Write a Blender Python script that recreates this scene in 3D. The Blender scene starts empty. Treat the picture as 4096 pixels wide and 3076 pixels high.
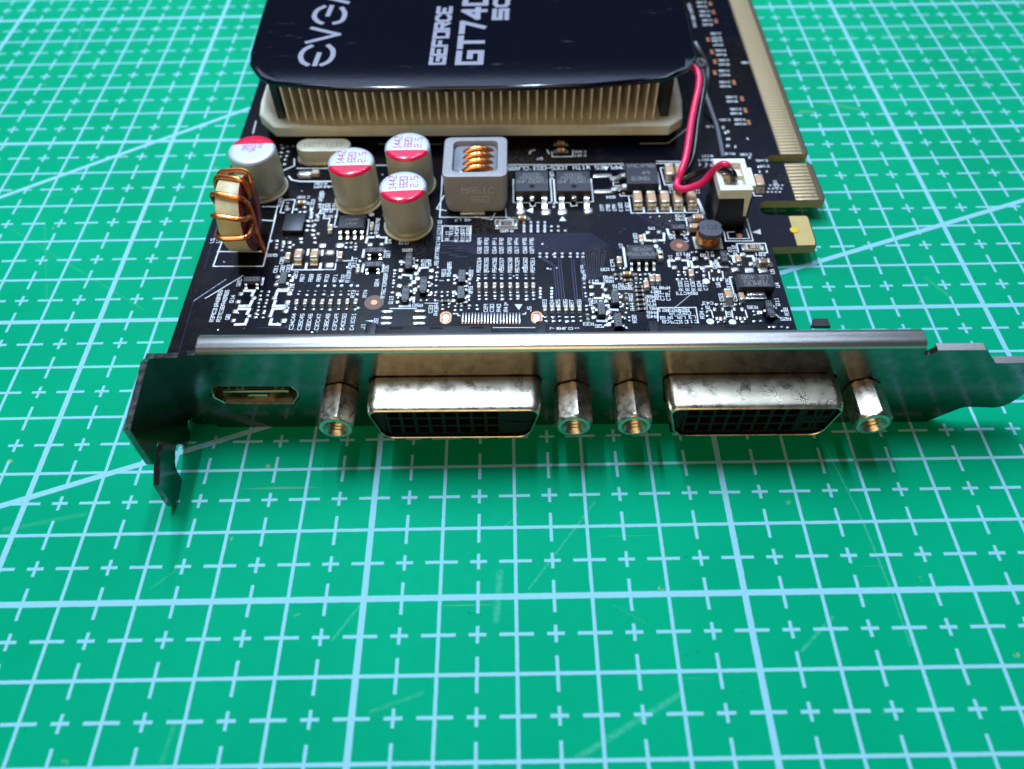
import bpy, bmesh, math, random
from mathutils import Matrix, Vector
from math import sin, cos, pi, radians
# Units: 1 unit = 1 mm.  z = 0 is the top of the cutting mat; x, y follow the mat's printed grid.
random.seed(7)
S = bpy.context.scene
COL = S.collection
S.unit_settings.scale_length = 0.001

# ------------------------------------------------------------------ camera
cam = bpy.data.cameras.new('camera')
cam.sensor_fit = 'HORIZONTAL'; cam.sensor_width = 36.0
cam.lens = 36.0 * 3162.06 / 4096.0
cam.clip_start = 1.0; cam.clip_end = 20000.0
rot = [[0.999849,0.017243,0.002174],[-0.012425,0.796683,-0.60427],[-0.012152,0.604151,0.796777]]
cm = Matrix([list(r) for r in rot]).to_4x4(); cm.translation = Vector([20.1671,-60.55,99.5302])
co = bpy.data.objects.new('camera', cam); COL.objects.link(co); co.matrix_world = cm
S.camera = co
cam.dof.use_dof = True
cam.dof.focus_distance = 120.0
cam.dof.aperture_fstop = 0.0185
# ------------------------------------------------------------------ light: an indoor worktop under three LED tubes
wd = bpy.data.worlds.new('World'); S.world = wd; wd.use_nodes = True
bg = wd.node_tree.nodes['Background']; bg.inputs[0].default_value = (0.72, 0.82, 1.0, 1); bg.inputs[1].default_value = 0.045
S.view_settings.view_transform = 'Standard'; S.view_settings.look = 'None'
S.view_settings.exposure = 0.0; S.view_settings.gamma = 1.0
S.cycles.use_denoising = True
S.cycles.max_bounces = 8
def area(name, loc, target, sx, sy, power, color, spread=180):
    l = bpy.data.lights.new(name, 'AREA'); l.shape = 'RECTANGLE'; l.size = sx; l.size_y = sy
    l.energy = power; l.color = color; l.spread = radians(spread)
    o = bpy.data.objects.new(name, l); COL.objects.link(o); o.location = loc
    d = Vector(target) - Vector(loc); o.rotation_euler = d.to_track_quat('-Z', 'Y').to_euler()
    return o
def tube_lamp(name, x, power, color, y0=70, y1=450, z=520, w=9):
    # a LED tube hanging over the worktop, running away from the viewer
    o = area(name, (x, (y0 + y1) / 2, z), (x, (y0 + y1) / 2, 0), w, y1 - y0, power, color)
    o.rotation_euler = (0, 0, 0)
tube_lamp('led_tube_light', -100, 3.0e6, (0.66, 0.86, 1.12))
tube_lamp('led_tube_light', 45, 1.55e6, (0.66, 0.86, 1.12))
tube_lamp('led_tube_light', 240, 0.25e6, (0.72, 0.9, 1.1))
area('ceiling_panel', (60, 545, 478), (30, 30, 4), 800, 200, 1.15e6, (0.56, 0.68, 1.05))
area('ceiling_light', (-300, 250, 900), (0, 30, 0), 300, 300, 2.1e6, (0.70, 0.88, 1.1))
area('room_light', (-150, -700, 420), (0, 0, 0), 700, 420, 2.5e6, (1.0, 0.76, 0.40))

# ------------------------------------------------------------------ measured layout (mm on the card)
DATA = {
 'tabA': [(64.86,34.1),(72.8,34.44),(73.02,35.85),(73.15,41.85),(72.72,42.42),(65.84,42.53)],
 'slot': [(65,43.6),(64.73,44.9),(65.25,45.91),(66.21,46.42)],
 'secB': [(77.05,46.31),(77.31,47.19),(77.18,56.82),(76.66,57.31),(69.35,57.44)],
 'notch': [(69.02,58.31),(69.15,59.29),(69.73,59.83)],
 'secC': [(76.9,59.71),(77.2,60.29),(76.97,78.07)],
 'redge': [(64.87,34.02),(65.23,15.64)],
 'contB': [(71.94,57.3),(71.72,46.54),(77.06,56.82),(76.72,46.32)],
 'contC': [(71.7,60.06),(71.61,78.18),(76.86,59.97),(76.81,78.07)],
 'goldA': [(69.52,42.24),(69.4,34.56),(69.08,38.21)],
 'text': [('R39C31R48R65',-28.96,21.53,90,0.8),('R37C32R42R66',-27.84,21.51,90,0.8),('Q8',-26.48,19,90,0.8),('Q14',-26.6,23.03,90,0.8),('Q20',-26.27,26.85,90,0.8),('C34C44',-15.71,17.89,90,0.8),('C35C45',-14.35,17.79,90,0.8),('C36C46',-13,17.77,90,0.8),('C37C47',-11.6,17.75,90,0.8),('R67',-15.7,27.78,90,0.8),('R68',-14.23,27.76,90,0.8),('R69',-12.88,27.74,90,0.8),('Q15',-17.11,25.5,90,0.8),('Q21',-16.97,28.51,90,0.8),('C81',-20.57,29.91,90,0.8),('C82',-19.48,29.99,90,0.8),('C83',-18.46,30.07,90,0.8),('C85',-19.9,32.02,90,0.8),('L5',-33.18,37.23,90,0.8),('L6',-32.1,37.21,90,0.8),('Q9',-17.12,21.13,90,0.8),('Q28',-21.84,33.35,180,0.8),('C38C48',-10.13,17.74,90,0.8),('C39C49',-8.72,17.72,90,0.8),('C40C50',-7.44,17.71,90,0.8),('C41C51',-5.91,17.69,90,0.8),('R70',-11.52,27.63,90,0.8),('R71',-10.11,27.61,90,0.8),('R72',-8.77,27.6,90,0.8),('R103R109',-7.91,28.93,90,0.8),('Q24',-2.9,26.46,90,0.8),('R76C70R88R106',-1.59,26.7,90,0.8),('R74',-4.59,23.95,90,0.8),('Q13',-0.12,22.44,90,0.8),('R111',-7.24,31.38,90,0.8),('R122C92',-4.29,40.65,90,0.8),('D4',-1.68,36.59,90,0.8),('Q27',-1.64,33.35,90,0.8),('C94',0.37,36.65,90,0.8),('C95',1.37,36.64,90,0.8),('J1',-4.14,16.61,90,0.8),('22',-2.15,17.89,90,0.8),('R73',-6.6,23.89,90,0.8),('R50',4.33,21.2,180,0.8),('Q25',1.62,34.34,180,0.8),('Q23',5.08,31.58,180,0.8),('Q18',5.14,30.66,180,0.8),('R89',14.18,36.36,90,0.8),('R90',15.41,36.34,90,0.8),('R91',16.83,36.32,90,0.8),('R92',18.02,36.3,90,0.8),('R93',19.48,36.28,90,0.8),('R94',20.69,36.27,90,0.8),('R95',22.12,36.24,90,0.8),('R96',23.35,36.23,90,0.8),('C62',14.21,34.16,90,0.8),('C63',15.41,34.15,90,0.8),('C64',16.83,34.13,90,0.8),('C65',18.04,34.11,90,0.8),('C66',19.48,34.09,90,0.8),('C67',20.7,34.07,90,0.8),('C68',22.13,34.05,90,0.8),('C69',23.34,34.04,90,0.8),('C54',14.24,31.37,90,0.8),('C55',15.47,31.35,90,0.8),('C56',16.89,31.33,90,0.8),('C57',18.1,31.31,90,0.8),('C58',19.55,31.29,90,0.8),('C59',20.78,31.28,90,0.8),('C60',22.17,31.26,90,0.8),('C61',23.43,31.24,90,0.8),('R52',14.21,29.54,90,0.8),('R53',15.46,29.52,90,0.8),('R54',16.88,29.5,90,0.8),('R55',18.11,29.49,90,0.8),('R56',19.55,29.47,90,0.8),('R57',20.77,29.45,90,0.8),('R58',22.18,29.43,90,0.8),('R59',23.4,29.41,90,0.8),('C29',15.58,20.47,90,0.8),('C30',16.59,20.46,90,0.8),('R40',17.7,20.45,90,0.8),('R41',18.87,20.43,90,0.8),('R51R77R81',6.88,33.14,90,0.8),('C74R107R110',6.9,38.7,90,0.8),('R63',8.28,28.62,90,0.8),('R64R85',9.14,29.52,90,0.8),('C22',12.9,28.47,90,0.8),('Q16',12.95,24.59,90,0.8),('C33',6.55,20.34,90,0.8),('R43R47',7.45,20.66,90,0.8),('J5',22.69,20.14,90,0.8),('C88',12.1,39.22,90,0.8),('C87',11.1,39.23,90,0.8),('C89',10.08,39.44,90,0.8),('R114',10.03,37.48,90,0.8),('R118',9.08,39.26,90,0.8),('R117',8.48,37.89,90,0.8),('R115',11.16,37.47,90,0.8),('R116',12.09,37.45,90,0.8),('48 L7',11.06,42.03,180,0.8),('R125',18.94,39.02,180,0.8),('C96',19.68,42.34,180,0.8),('C23',25.23,21.38,90,0.8),('C24',26.45,21.36,90,0.8),('C25',27.43,21.35,90,0.8),('C26',28.65,21.34,90,0.8),('C27',29.63,21.25,90,0.8),('C28',30.91,21.31,90,0.8),('R79',31.94,29.33,90,0.8),('R62',32.01,27.47,90,0.8),('R97',39.74,25.14,90,0.8),('Q12',37.04,24.68,90,0.8),('R60',39.5,22.55,90,0.8),('R44',39.54,20.49,90,0.8),('R32',39.63,17.78,90,0.8),('R42',32.85,21.6,90,0.8),('U7',38.91,34.9,90,0.8),('R120',41.62,36.84,90,0.8),('C79',37.09,30.63,90,0.8),('C80',45.33,33.39,90,0.8),('7',26.27,15.9,90,0.8),('8',27.35,15.88,90,0.8),('9',28.31,15.87,90,0.8),('0',29.27,15.86,90,0.8),('1',30.23,15.85,90,0.8),('R108',36.13,29.1,180,0.8),('R98',36.12,27.25,180,0.8),('R86',36.11,26.34,180,0.8),('Q17',33.55,26.29,180,0.8),('C75',38.53,25.48,180,0.8),('R83',38.46,24.67,180,0.8),('R33',32.16,16.81,180,0.8),('D5',44.68,39.28,180,0.8),('R82',42.66,22.67,180,0.8),('R78',42.57,21.8,180,0.8),('R75',42.59,20.93,180,0.8),('R61',42.61,20.06,180,0.8),('R46',42.63,19.13,180,0.8),('R45',42.53,18.28,180,0.8),('Q10',33.89,21.59,180,0.8),('Q6',33.71,16.33,180,0.8),('R99',45.32,24.69,180,0.8),('C76',44.01,24.71,180,0.8),('R87',43.72,23.85,180,0.8),('R84C73',48.83,23.36,180,0.8),('R113',49.43,32.64,180,0.8),('R110',53.53,32.3,180,0.8),('FR1',62.66,32.36,180,0.8),('C78',62.26,31.26,180,0.8),('D6',48,36.84,180,0.8),('C93',50.2,42.55,180,0.8),('C90',50.15,41.64,180,0.8),('C43',51.98,21.11,180,0.8),('C42',55.16,20.65,180,0.8),('R35',59.05,20.1,180,0.8),('R25',63.88,17.5,180,0.8),('R21',44.6,19.62,180,0.8),('R23',46.13,19.6,180,0.8),('R24',47.85,19.66,180,0.8),('C20C19',47.14,18.96,180,0.8),('R18',44.65,17.98,180,0.8),('L1',46.12,18.04,180,0.8),('L2',47.33,18.02,180,0.8),('L3',48.97,18.09,180,0.8),('C8',44.61,17.13,180,0.8),('C9',45.93,17.07,180,0.8),('C10',47.26,17.05,180,0.8),('C11',48.84,17.11,180,0.8),('R80',43.8,22.82,90,0.8),('C71',44.64,22.64,90,0.8),('C72',45.63,22.63,90,0.8),('R100',48,25.09,90,0.8),('R101',49.06,25.08,90,0.8),('R102',50.07,25.07,90,0.8),('R104',51.13,25.05,90,0.8),('C77',52.1,24.87,90,0.8),('U6',54.3,25.27,90,0.8),('R105',56.03,25.51,90,0.8),('D1',47.13,31.84,90,0.8),('D2',50.2,32.07,90,0.8),('D3',57.64,33.65,90,0.8),('R112',58.47,33.54,90,0.8),('U5',63.91,28.24,90,0.8),('U4',64.09,25.06,90,0.8),('Q26',54.39,29.9,90,0.8),('L4',50.44,36.32,90,0.8),('C53',54.33,22.35,90,0.8),('C52',56.55,22.32,90,0.8),('U2',51.8,19.94,90,0.8),('U3',55,18.59,90,0.8),('R34',50.62,18.56,90,0.8),('Q11',63.31,21.22,90,0.8),('R38',64.33,19.05,90,0.8),('R127',27.46,54.36,90,0.8),('C97',36.28,44.97,90,0.8),('C98',37.41,44.95,90,0.8),('C99',38.54,44.93,90,0.8),('C100',39.68,45.08,90,0.8),('Q34',38.08,47.88,180,0.8),('Q7',25.28,59.49,180,0.8),('C122',33.19,61.49,180,0.8),('C121',33.13,60.32,180,0.8),('C101',40.91,45.24,90,0.8),('C110',49.46,50.07,90,0.8),('C112',54.32,49.78,90,0.8),('COMPLIES WITH ICES-003 CLASS',30.68,56.6,180,1.05),('R120',-15.4,48.69,90,0.8),('R130',-16.16,52.66,180,0.8),('R129',-16.12,51.75,180,0.8),('C104',-13.85,46.56,180,0.8),('C103',-13.75,45.82,180,0.8),('R124',-14.04,44.76,180,0.8),('R121',-12.96,43.3,180,0.8),('R129',-22.95,47.37,90,0.8),('C103',-16.86,46.93,90,0.8),('R126',-15.65,49.3,90,0.8),('C102',-18.82,48.75,180,0.8),('R130',71.17,92.19,180,0.8),('C130',65.05,118.4,180,0.75),('R146',64.91,116.43,180,0.75),('C130',65.14,114.2,180,0.75),('R148',65,112.28,180,0.75),('C135',65.15,110.11,180,0.75),('R140',65.01,108.24,180,0.75),('C130',66.24,104.31,180,0.75),('R147',66.1,102.51,180,0.75),('C130',66.11,101.27,180,0.75),('R147',65.96,99.51,180,0.75),('C135',66.22,97.21,180,0.75),('R140',66.07,95.49,180,0.75),('C135',66.24,93.25,180,0.75),('R143',66.1,91.59,180,0.75),('C130',65.65,89.13,180,0.75),('R147',65.52,87.51,180,0.75),('C130',65.11,84.84,180,0.75),('R142',64.98,83.26,180,0.75),('C130',65.61,79.29,180,0.75),('R142',65.48,77.78,180,0.75),('C135',65.74,75.01,180,0.75),('R148',65.61,73.55,180,0.75),('C130',65.95,71.38,180,0.75),('R142',65.82,69.95,180,0.75),('R151',61.97,116.78,90,0.75),('C142',62.08,114.34,90,0.75),('R150',62.09,111.26,90,0.75),('C141',62.02,108.25,90,0.75),('C131',62.94,71.38,180,0.75),('C118',59.94,69.16,180,0.75),('R118',62.01,60.37,180,0.75),('C132',65.16,60.08,180,0.75),('R119',57.7,59.74,180,0.75),('R120',57.53,58.58,180,0.75),('C140',67.89,58.17,180,0.75),('C139',67.85,56.41,180,0.75),('C151',69.08,51.08,90,0.75)],
 'lines': [([(-22.91,30.68),(-31.57,30.79),(-31.38,38.47)],0.22),([(-22.91,30.68),(-23.09,43.97)],0.22),([(-31.61,34.43),(-23.07,34.31)],0.22),([(-25.71,42.58),(-23.35,42.34)],0.22),([(-12.52,29.68),(-17.89,29.75),(-17.85,31.07)],0.22),([(-14.28,29.78),(-10.4,29.72),(-10.46,31.15)],0.2),([(-0.08,20.58),(4.19,20.53)],0.2),([(-24.98,24.9),(-23.33,24.88),(-23.48,23.84)],0.5),([(-23.21,22.47),(-23.4,21.46),(-25.02,21.43)],0.5),([(-25.07,20.81),(-23.27,20.78),(-23.45,19.7)],0.5),([(-23.23,18.47),(-23.33,17.41),(-24.9,17.34)],0.5),([(-17.75,24.81),(-19.4,24.83),(-19.47,23.79)],0.5),([(-19.36,22.51),(-19.46,21.36),(-17.79,21.39)],0.5),([(-17.75,20.8),(-19.41,20.74),(-19.48,19.74)],0.5),([(-19.24,18.42),(-19.29,17.36),(-17.68,17.26)],0.5),([(-17.61,26.21),(-17.72,25.33),(-19.21,25.18)],0.5),([(-15.75,34.68),(-15.69,33.45)],0.42),([(-13.21,34.45),(-13.15,33.32)],0.42),([(-15.5,31.22),(-15.48,30.03)],0.42),([(-13.06,31.19),(-13.02,30)],0.42),([(-22.36,27.78),(-22.33,26.27)],0.42),([(-4.65,37.69),(-5.72,37.71),(-5.82,36.36)],0.42),([(-3.45,37.68),(-2.31,37.6),(-2.31,36.21)],0.42),([(-5.96,34.45),(-5.99,32.76)],0.42),([(-2.32,34.21),(-2.37,32.71)],0.42),([(-5.62,30.81),(-5.69,29.17)],0.42),([(-2.23,30.67),(-2.24,29.13)],0.42),([(2.91,21.89),(3.04,21.05),(1.43,21.02)],0.42),([(5.44,30.02),(4.16,29.89),(3.98,29.13)],0.42),([(1.33,28.27),(2.75,28.11),(2.83,27.36)],0.42),([(2.97,32.07),(2.97,31.15)],0.42),([(-15.27,44.47),(-15.5,43.24)],0.2),([(-10.62,34.32),(-10.3,31.89)],0.2),([(-7.8,32.78),(-7.75,31.85),(-10.41,31.8)],0.2),([(7.41,40.48),(12.54,40.36),(12.55,36.48),(7.55,36.55),(7.41,40.48)],0.2),([(10.29,19.29),(10.97,19.29),(11.11,18.87),(11.41,18.87)],0.2),([(21.63,19.07),(22,19.07),(22.12,19.4)],0.2),([(7.67,26.85),(8.31,26.84)],0.13),([(16.65,16.21),(23.65,16.13)],0.13),([(5.53,21.69),(7.15,21.62)],0.13),([(33.52,25.88),(35.18,25.77),(34.94,24.87)],0.42),([(35,23.33),(34.82,22.45),(33.54,22.47)],0.42),([(35.64,20.86),(35.57,19.92),(37.06,19.82)],0.42),([(33.68,17.47),(35.06,17.38),(35.19,18.22)],0.42),([(43.2,37.73),(43.23,36.19),(44.22,36.14)],0.42),([(39.28,34.27),(39.32,29.83)],0.42),([(43.31,16.86),(43.69,20.21),(49.88,20.18),(49.78,16.78)],0.18),([(46.74,37.92),(46.54,36.18),(45.56,36.25)],0.42),([(47.68,31.09),(46.72,31.1),(46.72,29.73)],0.42),([(49.11,31.16),(50.06,31.06),(50,29.69)],0.42),([(50.55,30.87),(50.61,29.41),(51.59,29.58)],0.42),([(53.89,30.82),(53.84,29.64),(52.86,29.56)],0.42),([(47.47,38.99),(47.57,37.62),(48.56,37.6)],0.42),([(49.83,37.68),(50.89,37.67),(51.14,38.54)],0.42),([(55.01,30.62),(55.1,29.53),(56.56,29.51)],0.42),([(58.93,32.08),(57.86,32.06),(57.89,30.68)],0.42),([(60.27,32.02),(61.3,32.01),(61.34,30.63)],0.42),([(53.18,28.29),(53.13,26.69)],0.2),([(55.48,28.35),(55.41,26.75)],0.2),([(52.29,19.52),(52.34,17.88)],0.2),([(54.58,19.33),(54.52,18.02)],0.2),([(55.58,19.48),(55.51,17.85)],0.2),([(57.77,19.46),(57.82,17.9)],0.2),([(56.53,27),(56.57,23.17)],0.2),([(56.46,27),(56.91,27.03)],0.2),([(59.03,33.07),(59.07,35.14),(64.05,35.17),(64.01,32.81),(62.56,32.83)],0.2),([(57.41,38.26),(57.28,35.84),(62.07,35.83),(62.01,41.66)],0.2),([(59.19,38.17),(57.92,38.11),(57.91,36.48),(61.56,36.45),(61.44,39.02)],0.2),([(52.56,40.1),(51.12,39.87),(51.13,41.93),(52.56,42.01)],0.2),([(46.59,20.34),(49.42,23.09)],0.07),([(16.88,41.97),(20.86,41.99),(20.8,39.68),(17.02,39.7),(16.88,41.97)],0.2),([(20.15,53.19),(20.14,46.77),(20.77,46.59)],0.28),([(27.12,53.08),(27.22,46.66),(26.64,46.49)],0.28),([(27.77,53.07),(27.84,46.65),(28.29,46.47)],0.28),([(34.8,53.13),(34.8,46.71),(34.11,46.58)],0.28),([(22.02,46.57),(23.16,46.58),(23.26,45.6),(24.12,45.67),(24.25,46.57),(25.33,46.55)],0.18),([(29.55,46.45),(30.63,46.47),(30.7,45.53),(31.78,45.64),(31.71,46.5),(32.91,46.53)],0.18),([(19.26,57.72),(29.52,57.51),(41.21,57.65)],0.18),([(39.8,53.42),(39.92,52.14),(38.88,52.15),(38.91,51.07),(40.19,51.14)],0.18),([(27.69,61.59),(27.76,60.03),(31.67,60.06),(31.77,62.1)],0.18),([(41.43,48.1),(41.48,43.42),(53.62,43.43),(53.62,44.84)],0.2),([(43.82,44.89),(43.82,43.58)],0.36),([(46.28,44.85),(46.27,43.54)],0.36),([(48.69,44.91),(48.71,43.61)],0.36),([(51.18,44.88),(51.18,43.57)],0.36),([(39.86,48.75),(39.89,48.23),(42.25,48.19)],0.18),([(47.5,57.61),(52.56,57.63)],0.18),([(48.45,51.36),(48.19,56.26),(49.18,56.35)],0.18),([(48.44,51.25),(50.09,51.33)],0.18),([(64.52,48.98),(64.51,47.84),(65.85,47.82)],0.18),([(-19.27,53.28),(-14.52,53.27)],0.2),([(-15.18,45.31),(-15.19,44.19),(-14.31,44.17),(-14.25,42.8),(-13.06,42.75),(-13.14,40.84)],0.2),([(-15.18,45.31),(-11.99,45.26),(-12.02,40.57),(-11.54,40.56)],0.2),([(-6.12,42.41),(-5.93,42.28),(-5.84,38.32)],0.2),([(-21.67,44.5),(-22.45,44.52),(-22.3,48.12),(-20.28,48.09),(-20.22,44.4)],0.2),([(-25.97,46.23),(-23.19,46.19),(-23.19,42.55)],0.2),([(-32.18,68.69),(-32.37,72.76)],0.2),([(6.7,54.62),(6.82,42.83),(18.86,42.64),(18.74,45.11)],0.2),([(7.28,48.83),(6.15,45.14),(7.88,44.62)],0.2),([(13.41,42.89),(16.26,42.04),(16.83,43.82)],0.2),([(-22.6,54.96),(-21.9,53.86),(-20.27,53.39),(-13.57,53.28)],0.28),([(-23.95,56.73),(-22.09,58.15),(-22.44,60.25)],0.2),([(4.39,57.82),(-5.82,58),(-11.22,57.14),(-21.43,57.31)],0.2),([(-6.37,64.7),(6.14,64.35)],0.15),([(47.73,58.28),(54.07,58.07)],0.2),([(45.04,63.88),(50.58,63.91),(55.33,68.99)],0.2),([(-31.17,23.25),(-30.86,23.51),(-25.96,28.45)],0.16),([(23.38,61.08),(23.51,61.86),(24.36,62.23)],0.3),([(27.12,61.01),(26.79,62.19)],0.3)],
 'tri': [[(62.28,37.99),(63.89,38.81),(63.76,37.44)],[(20.29,21.22),(21.59,21.2),(20.99,19.94)],[(28.34,41.46),(29.66,41.52),(29,42.74)],[(22.47,44.32),(23.77,45.3),(23.68,43.66)],[(-23.07,37.53),(-22.34,36.98),(-22.94,36.45)],[(-3.92,17.91),(-2.59,18.02),(-2.67,17.6)],[(37.22,56.81),(38.41,56.79),(37.85,55.67)]],
 'dots': [(52.41,26.09,0.62),(51.73,17.08,0.62),(55.27,16.92,0.6),(-5.65,43.71,0.5),(44.98,34.69,0.42)],
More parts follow.
